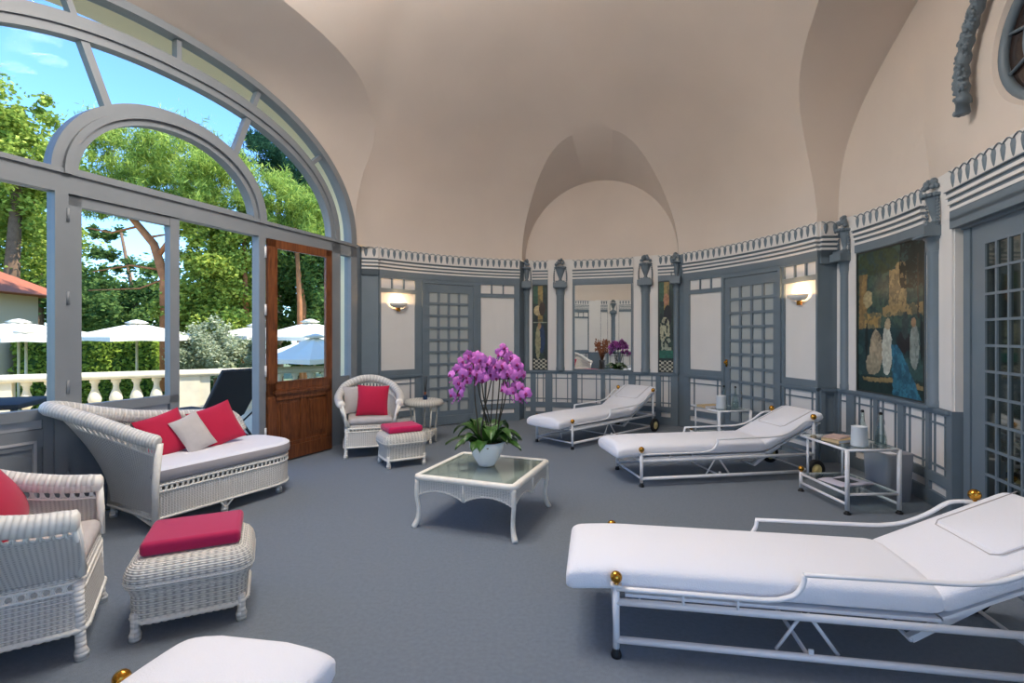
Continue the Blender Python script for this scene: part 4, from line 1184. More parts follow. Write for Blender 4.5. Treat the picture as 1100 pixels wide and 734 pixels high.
# ---- coffee table
t = thing('coffee_table', 'square white wicker coffee table with glass top under the orchid', 'table', (-.207,3.94,0), math.radians(-21))
hw = .405
mb = MB(); O = rrect(-hw,-hw,hw,hw,.05)
skirt(mb, O, [(.02,.345),(.004,.35),(0,.366),(.004,.382),(.016,.388),(.04,.386),(.045,.376)]); mb.build('rim', M_CANE, t)
mb = MB(); mb.box(-hw+.043,-hw+.043,.374,hw-.043,hw-.043,.382); mb.build('glass_top', M_TGLASS, t)
mb = MB(); q = hw-.045; mb.grid(lambda u, v: (-q+2*q*u, -q+2*q*v, .368), 4, 4, False, lambda u, v: (2*q*u, 2*q*v)); mb.build('woven_top_panel', M_WICKF, t)
mb = MB(); q = hw-.02; edge = MB()
for k in range(4):
    M = Matrix.Rotation(PI/2*k, 4, 'Z'); zl = lambda u: .225+.055*abs(math.sin(2*PI*u))**.8
    for off in (0, .012): mb.grid(lambda u, v, off=off: M @ Vector((-q+2*q*u, -q+off, .348+(zl(u)-.348)*v)), 40, 5, True, lambda u, v: (2*q*u, .348+(zl(u)-.348)*v))
    braid(edge, [M @ Vector((-q+2*q*u, -q+.006, zl(u))) for u in [j/40 for j in range(41)]], .008); edge.bar(M @ Vector((0,-q-.003,.345)), M @ Vector((0,-q-.003,.225)), .008, 6)
mb.build('woven_apron', M_WICKF, t); edge.build('scalloped_edge', M_CANE, t)
for sx in (-1, 1):
    for sy in (-1, 1):
        mb = MB(); c = hw-.03
        mb.tube(catmull([(sx*c,sy*c,.35),(sx*(c+.006),sy*(c+.006),.24),(sx*(c-.004),sy*(c-.004),.14),(sx*(c+.0),sy*(c+.0),.06),(sx*(c+.022),sy*(c+.022),0)], 5), lambda L, a, u: .021-.006*math.sin(PI*min(1,u*1.1)) , 10); mb.build('leg', M_CANE, t)

# ---- orchid
ox, oy = -.2, 4.0
t = thing('potted_orchid', 'magenta orchids in a white bowl on the glass coffee table', 'plant', (ox, oy, .3825))
mb = MB(); mb.lathe([(0,0),(.062,0),(.07,.012),(.105,.07),(.135,.15),(.142,.19),(.136,.19),(.128,.15),(0,.15)], 32); mb.build('pot', mat('white_ceramic', (236,238,240), .25), t)
mb = MB(); rr = random.Random(2)
for k in range(160):
    a = rr.uniform(0, 2*PI); q = .125*math.sqrt(rr.random()); mb.sphere((q*math.cos(a), q*math.sin(a), .165+rr.uniform(-.01,.012)), rr.uniform(.009,.018), 6, 4)
mb.build('bark_chips', mat('bark_chips', (120,84,58), .9), t)
M_OLEAF = mat('orchid_leaf', (58,96,38), .35, var=.25, vscale=9)
for k in range(22):
    a = k*2.4+rr.uniform(-.3,.3); Ln = rr.uniform(.17,.30); up = rr.uniform(.02,.14); w0 = rr.uniform(.042,.060); st = .05
    mb = MB()
    def lf(u, v):
        r = st+Ln*u; z = .17+up*4*u*(1-u*.72)-.07*u*u; ww = w0*math.sin(PI*min(1, u*.93+.07))**.6; s_ = (v-.5)*2
        x = r*math.cos(a)-s_*ww*math.sin(a); y = r*math.sin(a)+s_*ww*math.cos(a); return (x, y, z+abs(s_)*.016)
    mb.grid(lf, 10, 6); mb.grid(lambda u, v: tuple(c-(0.003 if i == 2 else 0) for i, c in enumerate(lf(u, v))), 10, 6)
    mb.build('leaf', M_OLEAF, t)
M_STEM = mat('orchid_stem', (66,58,44), .5); M_PET = mat('orchid_petal', (212,116,206), .6, var=.18, vscale=30, sheen=.2); M_LIP = mat('orchid_lip', (150,20,110), .5)
def flower_mesh():
    mb = MB()
    for k, (ang, ln, wd) in enumerate(((PI/2,.030,.020),(PI/2+2.2,.028,.016),(PI/2-2.2,.028,.016),(.15,.034,.032),(PI-.15,.034,.032))):
        def f(u, v):
            w = wd*math.sin(PI*min(1, .08+u*.92))**.55/2*1.3; s_ = (v-.5)*2; r = ln*u; dpt = -.010*u*u+.004*(1-s_*s_)
            return (r*math.cos(ang)-s_*w*math.sin(ang), -.004*(k > 2)-dpt*1.0, r*math.sin(ang)+s_*w*math.cos(ang))
        mb.cur = 0; mb.grid(f, 5, 4)
    mb.cur = 1; mb.sphere((0,-.008,-.007), .008, 7, 5, (1,1.1,1)); mb.sphere((0,-.013,-.013), .005, 6, 4)
    return mb
fl0 = None; nf = 0
spikes = []
ca = Vector((-.045,-.01,.80)); cb = Vector((.155,.0,.84))
for k in range(10):
    base = Vector((rr.uniform(-.07,.07), rr.uniform(-.05,.05), .15)); side = -1 if k % 2 else 1
    top = Vector((side*rr.uniform(.02,.20)+.04, rr.uniform(-.10,.08), rr.uniform(.80,.92))); tip = top+Vector((side*rr.uniform(.06,.14), rr.uniform(-.08,.02), rr.uniform(-.30,-.12)))
    mid = base.lerp(top, .55)+Vector((rr.uniform(-.02,.02), 0, 0))
    P = catmull([base, base.lerp(mid,.5)+Vector((0,0,.02)), mid, top, tip], 5)
    mb = MB(); mb.tube(P, .0055, 6); mb.build('stem', M_STEM, t); spikes.append(P)
    L = clen(P)
    for j in range(9):
        u = .58+.42*j/8.5; c = samp(P, L, u)+Vector((rr.uniform(-.035,.035), rr.uniform(-.045,.03), rr.uniform(-.03,.03)))
        if fl0 is None: fl0 = flower_mesh().build('blossom', [M_PET, M_LIP], t); o = fl0
        else: o = fl0.copy(); COL.objects.link(o); o.parent = t
        o.location = c; o.rotation_euler = (rr.uniform(-.4,.5), rr.uniform(-.5,.5), rr.uniform(-1.1,1.1)); sc = rr.uniform(1.2,1.6); o.scale = (sc,)*3; nf += 1
    mb = MB(); e = P[-1]
    for q in range(3): mb.sphere(e+Vector((side*.012*q, 0, -.018*q)), .009-.0015*q, 7, 5, (1,1,1.3))
    mb.build('bud', M_PET, t)

# ---- side table with diffuser
t = thing('wicker_side_table', 'round white wicker side table with looped skirt beside the far armchair', 'table', (-1.16,6.66,0), .1)
mb = MB(); skirt(mb, [(.262*math.cos(a), .225*math.sin(a)) for a in [2*PI*k/40 for k in range(40)]], [(.06,.48),(.02,.485),(.003,.505),(0,.525),(.006,.548),(.025,.564),(.06,.572)]); cap(mb, [(.262*math.cos(a), .225*math.sin(a)) for a in [2*PI*k/40 for k in range(40)]], .06, .572); cap(mb, [(.262*math.cos(a), .225*math.sin(a)) for a in [2*PI*k/40 for k in range(40)]], .06, .48); mb.build('table_top', M_WICK, t)
sh = [(.17*math.cos(a), .145*math.sin(a)) for a in [2*PI*k/40 for k in range(40)]]
mb = MB(); skirt(mb, sh, [(.01,.15),(0,.165),(.01,.175)]); cap(mb, sh, .01, .172); cap(mb, sh, .01, .15)
mb.grid(lambda u, v: (.172*math.cos(2*PI*u), .147*math.sin(2*PI*u), .165-(.04+.07*abs(math.cos(2*PI*u*2.5)))*v), 80, 4, True, lambda u, v: (u*1.0, v*.1)); mb.build('shelf', M_WICK, t)
for k in range(5):
    a = 2*PI*k/5+.3; c, s_ = math.cos(a), math.sin(a)
    mb = MB(); footleg(mb, .165*c, .14*s_, .18, .014); mb.build('leg', M_WROLL, t)
    mb = MB(); mb.bar((.155*c,.13*s_,.17), (.19*c,.16*s_,.49), .010); mb.build('upright', M_CANE, t)
t = thing('reed_diffuser', 'blue bottle with black reeds on the round wicker table', 'diffuser', (-1.13,6.60,.5725))
mb = MB(); mb.lathe([(0,0),(.026,0),(.028,.005),(.028,.055),(.02,.062),(0,.062)], 18); mb.build('bottle', mat('navy_blue_glass', (10,44,78), .15), t)
mb = MB(); mb.lathe([(.012,.062),(.012,.078),(.017,.08),(.017,.095),(0,.095)], 12); mb.build('neck', mat('amber_collar', (150,84,40), .4), t, label='amber collar')
for dx, dy in ((-.02,.0),(.015,.01),(.03,-.01),(-.005,-.015),(.01,.02)): mb = MB(); mb.bar((dx*.2,dy*.2,.06), (dx,dy,.30), .003, 5); mb.build('reed', M_BLACK, t)

# ---- sun loungers: origin on the floor at the foot post, x towards the head, y across
LW_ = .62; LL_ = 1.78
def make_lounger(label, loc, rz):
    t = thing('spa_lounger', label, 'lounger', loc, rz, 'white metal spa loungers')
    W = LW_
    mb = MB()
    for y in (0, W):
        mb.bar((0,y,.24),(LL_,y,.24), .0155, 10); mb.bar((0,y,.075),(LL_-.06,y,.075), .0155, 10)
    mb.bar((0,0,.075),(0,W,.075), .010); mb.bar((0,0,.24),(0,W,.24), .012); mb.bar((LL_,0,.24),(LL_,W,.24), .012); mb.bar((LL_-.06,0,.085),(LL_-.06,W,.085), .009)
    mb.bar((.78,0,.075),(.78,W,.075), .009)
    for y in (0, W):
        mb.box(.775,y-.004,.07,.795,y+.004,.11)
    mb.build('frame', M_METAL, t)
    for y in (0, W):
        mb = MB(); mb.bar((0,y,.03),(0,y,.315), .015, 10); mb.box(-.025,y-.018,.31,.025,y+.018,.318); p = mb.build('post', M_METAL, t)
        m2 = MB(); m2.lathe([(0,.0),(.022,.0),(.024,.012),(.016,.03),(.014,.045),(0,.045)], 12, (0,y,0)); m2.build('rubber_foot', M_BLACK, p)
        mb = MB(); mb.bar((LL_,y,.09),(LL_,y,.57), .015, 10); mb.box(LL_-.05,y-.018,.565,LL_+.03,y+.018,.574); mb.build('post', M_METAL, t)
        mb = MB(); mb.sphere((0,y,.347), .026, 16, 10); mb.lathe([(.012,.317),(.007,.324),(.012,.33)], 10, (0,y,0)); mb.build('brass_ball', M_BRASS, t, label='brass ball finial')
        mb = MB(); mb.sphere((LL_,y,.606), .028, 16, 10); mb.lathe([(.012,.574),(.007,.58),(.012,.59)], 10, (LL_,y,0)); mb.build('brass_ball', M_BRASS, t, label='brass ball finial')
        # flat side bar / armrest
        yo = y + (-.006 if y == 0 else .006)
        P = catmull([(0,yo,.30),(.3,yo,.30),(.60,yo,.30)], 3) + catmull([(.66,yo,.306),(.72,yo,.33),(.752,yo,.375),(.76,yo,.415)], 5)
        Q = [(.755,yo,.418),(1.0,yo,.421),(1.30,yo,.424)] + catmull([(1.36,yo,.427),(1.46,yo,.445),(1.57,yo,.495),(1.66,yo,.555),(1.72,yo,.568),(1.79,yo,.569)], 5)
        mb = MB(); mb.tube(P, .0145, 8, flat=.65); mb.tube(Q, .0145, 8, flat=.65)
        for x in (.28,.50): mb.bar((x,yo,.24),(x,yo,.30), .006, 6)
        mb.build('armrest', M_METAL, t)
        mb = MB(); yy = y + (.035 if y == 0 else -.035)
        mb.lathe([(.055,-.018),(.088,-.020),(.096,-.010),(.096,.010),(.088,.020),(.055,.018)], 26, M=Matrix.Translation((LL_+.0,y+(-.028 if y == 0 else .028),.096)) @ Matrix.Rotation(PI/2, 4, 'X')); wh = mb.build('wheel', M_BLACK, t)
        mb = MB(); mb.lathe([(0,-.022),(.02,-.024),(.024,-.016),(.052,-.014),(.056,-.018),(.056,.018),(.052,.014),(.024,.016),(.02,.024),(0,.022)], 20, M=Matrix.Translation((LL_,y+(-.028 if y == 0 else .028),.096)) @ Matrix.Rotation(PI/2, 4, 'X')); mb.build('hub', M_HUB, wh, label='cream wheel hub')
    # V struts in the middle and the backrest prop
    mb = MB()
    for y in (.03, W-.03):
        mb = MB(); mb.tube([(.66,y,.080),(.765,y,.24)], .007, 6); mb.build('brace', M_METAL, t)
        mb = MB(); mb.tube([(.90,y,.080),(.785,y,.24)], .009, 6); mb.build('brace', M_METAL, t)
    mb = MB(); mb.tube([(.10,.30,.25),(.13,.30,.075)], .005, 6); mb.build('brace', M_METAL, t)
    mb = MB(); mb.box(.04,.03,.248,1.28,W-.03,.262)
    mb.build('seat_panel', M_METAL, t)
    A = Matrix.Translation((1.29,0,.262)) @ Matrix.Rotation(-math.radians(25), 4, 'Y')
    mb = MB(); mb.box(0,.04,-.012,.66,W-.04,.002); mb.xf(A); mb.build('back_panel', M_METAL, t)
    mb = MB(); mb.hexa([(1.22,.10,.12),(1.5,.10,.30),(1.5,.13,.30),(1.22,.13,.12),(1.20,.10,.14),(1.48,.10,.32),(1.48,.13,.32),(1.20,.13,.14)])
    mb.hexa([(1.22,W-.13,.12),(1.5,W-.13,.30),(1.5,W-.10,.30),(1.22,W-.10,.12),(1.20,W-.13,.14),(1.48,W-.13,.32),(1.48,W-.10,.32),(1.20,W-.10,.14)]); mb.bar((1.21,.1,.13),(1.21,W-.1,.13),.009)
    mb.build('backrest_prop', M_METAL, t)
    # mattress
    def slab(x0, x1, z0, z1, y0=.024, y1=W-.024, crown=.0, M=None, n=26, droop=0):
        mb = MB(); K = 28
        # cross-section superellipse, swept with rounded ends
        def f(u, v):
            s_ = u; e = .05
            xx = x0+(x1-x0)*u; d0 = min(xx-x0, x1-xx); k = 1 if d0 >= e else math.sqrt(max(0, 1-(1-d0/e)**2))
            t = 2*PI*v; n_ = 5; cx = math.cos(t); sx = math.sin(t)
            Y = math.copysign(abs(cx)**(2/n_), cx); Z = math.copysign(abs(sx)**(2/n_), sx)
            hh = (z1-z0)/2; yh = (y1-y0)/2; kk = .55+.45*k; ky = 1-.035*(1-k)
            zt = (z0+z1)/2+hh*Z*kk + (crown*(1-Y*Y)*(Z > 0)*k)
            dz = droop*max(0, (.30-(xx-x0))/.30)**2
            if d0 < 1e-6: pass
            return ((xx), (y0+y1)/2+yh*Y*ky, zt-dz)
        us = sorted(set([0,.004,.01,.02,.035]+[i/n for i in range(1,n)]+[.965,.98,.99,.996,1]))
        vs = []; fs = []
        for u in us:
            for k in range(K): vs.append(f(u, (k+.5)/K))
        for i in range(len(us)-1):
            for k in range(K): fs.append((i*K+k, i*K+(k+1)%K, (i+1)*K+(k+1)%K, (i+1)*K+k))
        fs.append(tuple(range(K))[::-1]); fs.append(tuple((len(us)-1)*K+k for k in range(K)))
        mb.add(vs, fs, True)
        if M: mb.xf(M)
        return mb
    slab(-.22, 1.295, .264, .378, crown=.034, droop=.02).build('seat_mattress', M_TERRY, t)
    A2 = Matrix.Translation((1.30,0,.264)) @ Matrix.Rotation(-math.radians(25), 4, 'Y')
    slab(.0, .70, .004, .106, crown=.010, M=A2).build('back_mattress', M_TERRY, t)
    mb = MB(); ys = [.11, W-.11]; mb.tube([A2 @ Vector(p) for p in ((.70,ys[0],.112),(.33,ys[0],.1145),(.30,ys[0]+.03,.1145),(.30,ys[1]-.03,.1145),(.33,ys[1],.1145),(.70,ys[1],.112))], .0022, 6); mb.build('piping', M_BEIGE, t, label='grey piping line')
    mb = MB(); mb.rbox(.32,ys[0]+.01,.100,.66,ys[1]-.01,.1175,.006,2); mb.xf(A2); mb.build('headrest_cover', M_TERRY, t)
    return t
lA = make_lounger('white spa lounger in the right foreground, its mattress cut off by the right edge', (.455,2.215,0), math.radians(-9.4))
dup(lA, (1.20,4.70,0), math.radians(9.0), 'white spa lounger in the middle distance, in front of the right bay table')
dup(lA, (.745,6.25,0), math.radians(42), 'farthest white spa lounger, standing before the far niche')
dup(lA, (-1.20,1.56,0), math.radians(-99), 'white lounger foot corner cut off at the bottom edge of the picture')

# ---- low white tables with glass top: origin front left foot
def make_ltable(label, loc, rz):
    t = thing('glass_side_table', label, 'table', loc, rz, 'white metal side tables with glass tops')
    w, d, h = .42, .60, .50
    mb = MB()
    for a, b in (((0,0,h),(w,0,h)),((0,d,h),(w,d,h)),((0,0,h),(0,d,h)),((w,0,h),(w,d,h))): mb.bar(a, b, .011, 8)
    mb.build('top_frame', M_METAL, t)
    mb = MB()
    for z in (.155, .075):
        for a, b in (((0,0,z),(0,d,z)),((w,0,z),(w,d,z))): mb.bar(a, b, .012, 8)
    for y in (0, d): mb.bar((0,y,.155),(w,y,.155), .011, 8)
    mb.build('lower_frame', M_METAL, t)
    mb = MB(); mb.box(.008,.008,h+.004,w-.008,d-.008,h+.012); mb.build('glass_top', M_TGLASS, t)
    mb = MB(); mb.box(.008,.008,.160,w-.008,d-.008,.167); mb.build('glass_shelf', M_TGLASS, t)
    for x in (0, w):
        mb = MB(); mb.bar((x,0,.03),(x,0,h+.004), .017, 10); l = mb.build('leg', M_METAL, t)
        m2 = MB(); m2.lathe([(0,0),(.026,0),(.026,.01),(.014,.018),(.012,.035),(0,.035)], 12, (x,0,0)); m2.build('rubber_foot', M_BLACK, l)
        mb = MB(); xi = .05 if x == 0 else w-.05; mb.bar((xi,d-.02,.155),(xi,d-.02,h), .010, 8); mb.build('leg', M_METAL, t)
        mb = MB(); mb.bar((x,d,.03),(x,d,.175), .015, 10); l = mb.build('post', M_METAL, t)
        m2 = MB(); m2.lathe([(0,0),(.026,0),(.026,.01),(.014,.018),(.012,.035),(0,.035)], 12, (x,d,0)); m2.build('rubber_foot', M_BLACK, l)
        mb = MB(); mb.sphere((x,d,.203), .025, 14, 9); mb.lathe([(.012,.175),(.007,.18),(.011,.188)], 10, (x,d,0)); mb.build('brass_ball', M_BRASS, t, label='brass ball finial')
    return t
T1 = (2.63,3.98,0); T2 = (2.46,6.02,0); R1 = math.radians(2); R2 = math.radians(12)
a1 = make_ltable('low white metal table with glass top between the two nearer loungers', T1, R1)
dup(a1, T2, R2, 'low white metal table with glass top before the right grille door')
def on(T, R, x, y, z): q = Matrix.Translation(T) @ Matrix.Rotation(R, 4, 'Z') @ Vector((x, y, z)); return q
def bottle(label, loc, rz=0):
    t = thing('swing_top_bottle', label, 'bottle', loc, rz, 'clear glass bottles on the side tables')
    mb = MB(); mb.lathe([(0,0),(.042,0),(.045,.008),(.043,.07),(.030,.13),(.014,.20),(.012,.235),(.015,.24),(.015,.25),(.010,.25),(.009,.20),(.026,.12),(.039,.06),(.039,.012),(0,.01)], 20); mb.build('glass_body', M_BGLASS, t)
    mb = MB(); mb.lathe([(0,.012),(.037,.012),(.037,.055),(.033,.085),(0,.085)], 18); mb.build('water', glassmat('water', (238,244,245), .7), t)
    mb = MB(); mb.lathe([(0,.25),(.012,.25),(.014,.262),(.008,.272),(0,.273)], 12); mb.build('stopper', M_BLACK, t, label='black stopper')
    mb = MB(); mb.tube([(-.016,0,.22),(-.03,0,.17),(-.016,0,.255),(0,0,.268),(.016,0,.255),(.03,0,.17),(.016,0,.22)], .0022, 5); mb.build('wire_bail', mat('steel_wire', (150,150,150), .3, metal=1), t)
    return t
def bucket(label, loc):
    t = thing('ice_bucket', label, 'bucket', loc, 0, 'frosted ice buckets on the side tables')
    mb = MB(); mb.lathe([(0,0),(.056,0),(.060,.01),(.055,.155),(.058,.16),(.052,.16),(.050,.02),(0,.015)], 24); mb.build('vessel', mat('frosted_glass', (226,230,232), .35, spec=.8), t)
    mb = MB(); mb.lathe([(.0,.135),(.05,.135),(.04,.15),(0,.155)], 14); mb.build('ice', M_SEAT, t)
    return t
Z = .5125
bucket('white frosted bucket on the nearer glass table', on(T1,R1,.17,.10,Z)); 
bottle('clear bottle behind the bucket on the nearer glass table', on(T1,R1,.30,.24,Z), .4)
bottle('clear bottle at the right front corner of the nearer glass table', on(T1,R1,.355,.11,Z), -.3)
bucket('white frosted bucket on the far glass table', on(T2,R2,.12,.14,Z))
bottle('clear bottle at the rear of the far glass table', on(T2,R2,.24,.26,Z), .2)
bottle('clear bottle at the front of the far glass table', on(T2,R2,.30,.12,Z), 1)
def book(label, loc, rz, m, w, d, h, name='book'):
    t = thing(name, label, 'book', loc, rz)
    mb = MB(); mb.box(-w/2+.003,-d/2+.003,.002,w/2-.002,d/2-.003,h-.002); mb.build('pages', M_SEAT, t, label='pale page block')
    mb = MB(); mb.box(-w/2,-d/2,0,w/2,d/2,.002); mb.box(-w/2,-d/2,h-.002,w/2,d/2,h); mb.box(-w/2,-d/2,0,-w/2+.003,d/2,h); mb.build('cover', m, t); return t
book('thick tan book on the nearer glass table', on(T1,R1,.16,.30,Z), .35, mat('tan_cover', (196,170,128), .7), .26, .16, .026)
book('thin pinkish booklet lying on the tan book of the nearer glass table', on(T1,R1,.14,.33,Z+.0265), .6, mat('pink_cover', (206,176,166), .7), .20, .13, .012)
book('tan book on the far glass table', on(T2,R2,.06,.30,Z), .3, bpy.data.materials['tan_cover'], .24, .16, .028)
t = thing('magazine', 'open magazine with dark photograph on the lower shelf of the nearer table', 'magazine', on(T1,R1,.20,.30,.1675), .25)
mb = MB(); mb.grid(lambda u, v: (-.17+.34*u, -.12+.24*v, .003+.008*math.sin(PI*min(1,abs(2*u-1))*1)), 12, 2); mb.box(-.17,-.12,0,.17,.12,.003); mb.build('pages', mat('magazine_paper', (214,208,222), .5), t)
mb = MB(); mb.box(-.06,-.06,.0112,.07,.07,.0125); mb.build('printed_photo', mat('magazine_print', (58,62,70), .5), t, label='dark printed photograph')
t = thing('towel_bin', 'grey towel bin against the dado behind the nearer glass table', 'bin', (3.245,4.38,0), math.radians(8))
mb = MB(); O = rrect(-.13,-.14,.13,.14,.04); skirt(mb, O, [(.02,0),(.0,.40),(.008,.41),(.012,.40),(.03,.02)]); cap(mb, O, .02, .0); mb.build('body', mat('grey_bin', (140,142,148), .7), t)
mb = MB(); mb.rbox(-.11,-.12,.30,.11,.12,.385,.03); mb.build('folded_towels', M_TERRY, t)

# ---- mirror and paintings
def framed(bay, s0, s1, z0, z1): c = bay.at((s0+s1)/2, .0, 0); return c
mb = MB(); mb.cur = 0; n = 1
a, b = B_niche.at(.842, .012), B_niche.at(1.793, .012)
dv = (b-a).normalized(); nv = Vector((dv.y, -dv.x, 0))
t = thing('wall_mirror', 'large rectangular mirror in the middle of the far niche', 'mirror', (a+b)/2+Vector((0,0,DADO+.01)), math.atan2(dv.y, dv.x))
w_ = (b-a).length
mb = MB(); mb.box(-w_/2,.0,0,w_/2,.006,1.43); 
for i in range(1): pass
mb.build('mirror_glass', M_MIRROR, t)
mb = MB()
for x0, x1, z0, z1 in ((-w_/2-.005,-w_/2+.015,0,1.435),(w_/2-.015,w_/2+.005,0,1.435),(-w_/2,w_/2,-.0,.018),(-w_/2,w_/2,1.415,1.435)): mb.box(x0,-.012,z0,x1,.006,z1)
mb.build('frame', M_GREY, t)
def hsh(x, y, k=0): v = math.sin(x*127.1+y*311.7+k*74.7)*43758.5453; return v-math.floor(v)
def vnoise(x, y, k=0):
    xi, yi = math.floor(x), math.floor(y); fx, fy = x-xi, y-yi; fx = fx*fx*(3-2*fx); fy = fy*fy*(3-2*fy)
    a = hsh(xi,yi,k)*(1-fx)+hsh(xi+1,yi,k)*fx; b = hsh(xi,yi+1,k)*(1-fx)+hsh(xi+1,yi+1,k)*fx; return a*(1-fy)+b*fy
def painting(bay, s0, s1, z0, z1, fn, label, nx, ny):
    t = thing('wall_painting', label, 'painting', bay.at((s0+s1)/2, .012, z0), 0)
    M = Matrix.Translation(-Vector(bay.at((s0+s1)/2, .012, z0)))
    me = bpy.data.meshes.new('canvas'); vs = []; fs = []; cols = []
    for j in range(ny+1):
        for i in range(nx+1): vs.append(M @ bay.at(s0+(s1-s0)*i/nx, .0125, z0+(z1-z0)*j/ny))
    for j in range(ny):
        for i in range(nx):
            fs.append((j*(nx+1)+i, j*(nx+1)+i+1, (j+1)*(nx+1)+i+1, (j+1)*(nx+1)+i)); u, v = (i+.5)/nx, (j+.5)/ny
            c = fn(u, v); k = .55+.5*vnoise(u*nx*.4, v*ny*.4, 3)+.3*vnoise(u*nx*.12, v*ny*.12, 6); cols.append([min(1, q*k) for q in lin(c)[:3]]+[1])
    me.from_pydata(vs, [], fs); at = me.color_attributes.new('Col', 'FLOAT_COLOR', 'CORNER')
    for p, c in zip(me.polygons, cols):
        for li in p.loop_indices: at.data[li].color = c
    m = bpy.data.materials.get('oil_paint')
    if not m:
        m, tr, bs = nt('oil_paint'); a_ = tr.nodes.new('ShaderNodeVertexColor'); a_.layer_name = 'Col'; tr.links.new(a_.outputs[0], bs.inputs[0]); bs.inputs['Roughness'].default_value = .45
    me.materials.append(m); me.update(); o = bpy.data.objects.new('canvas', me); COL.objects.link(o); o.parent = t
    mb = MB(); 
    for a, b, c, d in ((s0-.008,s0+.006,z0,z1),(s1-.006,s1+.008,z0,z1),(s0,s1,z0-.006,z0+.006),(s0,s1,z1-.006,z1+.006)): bay.cbox(mb, a, b, c, d, 0, .022)
    mb.xf(M); mb.build('frame', mat('dark_picture_frame', (56,58,54), .5), t)
    return t
def ell(u, v, cx, cy, rx, ry): return ((u-cx)/rx)**2+((v-cy)/ry)**2 < 1
def big(u, v):
    u += .02*(vnoise(u*30, v*40, 9)-.5); v += .015*(vnoise(u*30, v*40, 11)-.5); n = vnoise(u*7, v*10); n2 = .6*vnoise(u*18, v*24, 2)+.4*vnoise(u*50, v*70, 8)
    c = (48,76,74) if n > .45 else (32,56,58)
    if v > .45:
        c = (66,86,74) if n2 > .5 else (46,66,64)
        if .02 < u < .14 and .45 < v < .84: c = (142,116,74) if n > .4 else (118,98,66)
        if .46 < u < .72 and .60 < v < .84 + .04*(u > .56): c = (156,134,94) if n2 > .45 else (122,106,78)
        if .36 < u < .98 and .53 < v < .60: c = (146,124,84) if n2 > .4 else (96,92,72)
        if ell(u, v, .15,.66,.07,.06): c = (176,160,120)
        if u > .62 and v > .70 and (n2 > .42): c = (24,30,28)
        if ell(u, v, .84,.85,.20,.12) and n2 > .3: c = (26,34,30)
        if ell(u, v, .3,.92,.3,.1) and n2 > .4: c = (56,68,46)
        if .10 < u < .34 and .45 < v < .56: c = (160,132,80) if n2 > .5 else (110,104,78)
    else:
        if v < .12: c = (24,46,44)
        if .08 < u < .52 and .075+.02*u < v < .105+.02*u: c = (140,120,80)
        if .82 < u < 1 and .07 < v < .10: c = (130,112,76)
    # figures with long dresses
    if ell(u, v, .27,.29,.09+.04*(.3-v),.15): c = (160,146,122) if n2 > .35 else (126,114,96)
    if ell(u, v, .22,.20,.10,.08): c = (150,140,118)
    if ell(u, v, .43,.30,.075,.17): c = (182,184,172) if n2 > .3 else (140,146,140)
    if ell(u, v, .44,.48,.045,.04): c = (168,150,120)
    if ell(u, v, .84,.33,.075,.14): c = (136,144,138) if n2 > .3 else (104,114,112)
    if ell(u, v, .83,.48,.03,.03): c = (150,120,90)
    if ell(u, v, .68,.36,.10,.075): c = (34,26,28)
    if ell(u, v, .70,.47,.05,.09): c = (52,62,60)
    # blue train
    if v < .34 and (.50+(.34-v)*.05) < u < (.60+(.34-v)*1.05): c = (48,110,132) if n2 > .5 else (34,84,108)
    if abs(u-.13) < .03*(1-abs(v-.36)/.16) and .22 < v < .52: c = (18,26,26)
    if abs(u-.95) < .03*(1-abs(v-.38)/.18) and .22 < v < .56: c = (18,26,26)
    if .885 < u < .91 and .5 < v < .9: c = (60,50,40)
    return c
painting(B_wallR, .312, 1.333, DADO+.014, 2.256, big, 'large dark painting with blue train and gold buildings on the right wall', 110, 150)
def nar(kind):
    def f(u, v):
        n = vnoise(u*5, v*16, 4+kind); n2 = vnoise(u*9, v*34, 5)
        c = (40,62,54) if n > .5 else (30,46,46)
        if v > .78 and u < .45: c = (44,84,66)
        if v > .55 and .35 < u < .7: c = (150,128,74) if n > .35 else (110,100,66)
        if kind == 0:
            if ell(u, v, .35,.70,.28,.06): c = (190,172,130)
            if ell(u, v, .65,.72,.22,.08): c = (60,44,34)
            if v < .57 and v > .555: c = (140,150,130)
            if ell(u, v, .62,.36,.22,.17): c = (30,54,88)
            if ell(u, v, .35,.32,.18,.20): c = (146,142,108)
            if ell(u, v, .45,.52,.12,.04): c = (160,130,96)
        else:
            if ell(u, v, .5,.80,.18,.07): c = (170,120,90)
            if ell(u, v, .6,.62,.28,.12): c = (20,26,34)
            if ell(u, v, .42,.45,.34,.16) and n2 > .4: c = (170,168,140)
            if ell(u, v, .5,.28,.36,.12) and n2 > .5: c = (150,156,136)
            if .15 < v < .24: c = (36,100,84)
        if v < .13: c = (186,182,164) if (int(u*6)+int(v*45)) % 2 else (30,34,36)
        return c
    return f
painting(B_niche, .152, .393, DADO+.012, 2.253, nar(0), 'narrow dark painting left of the far niche mirror, with a blue figure', 26, 150)
painting(B_niche, 2.217, 2.443, DADO+.012, 2.253, nar(1), 'narrow dark painting right of the far niche mirror, with a pale horse', 26, 150)
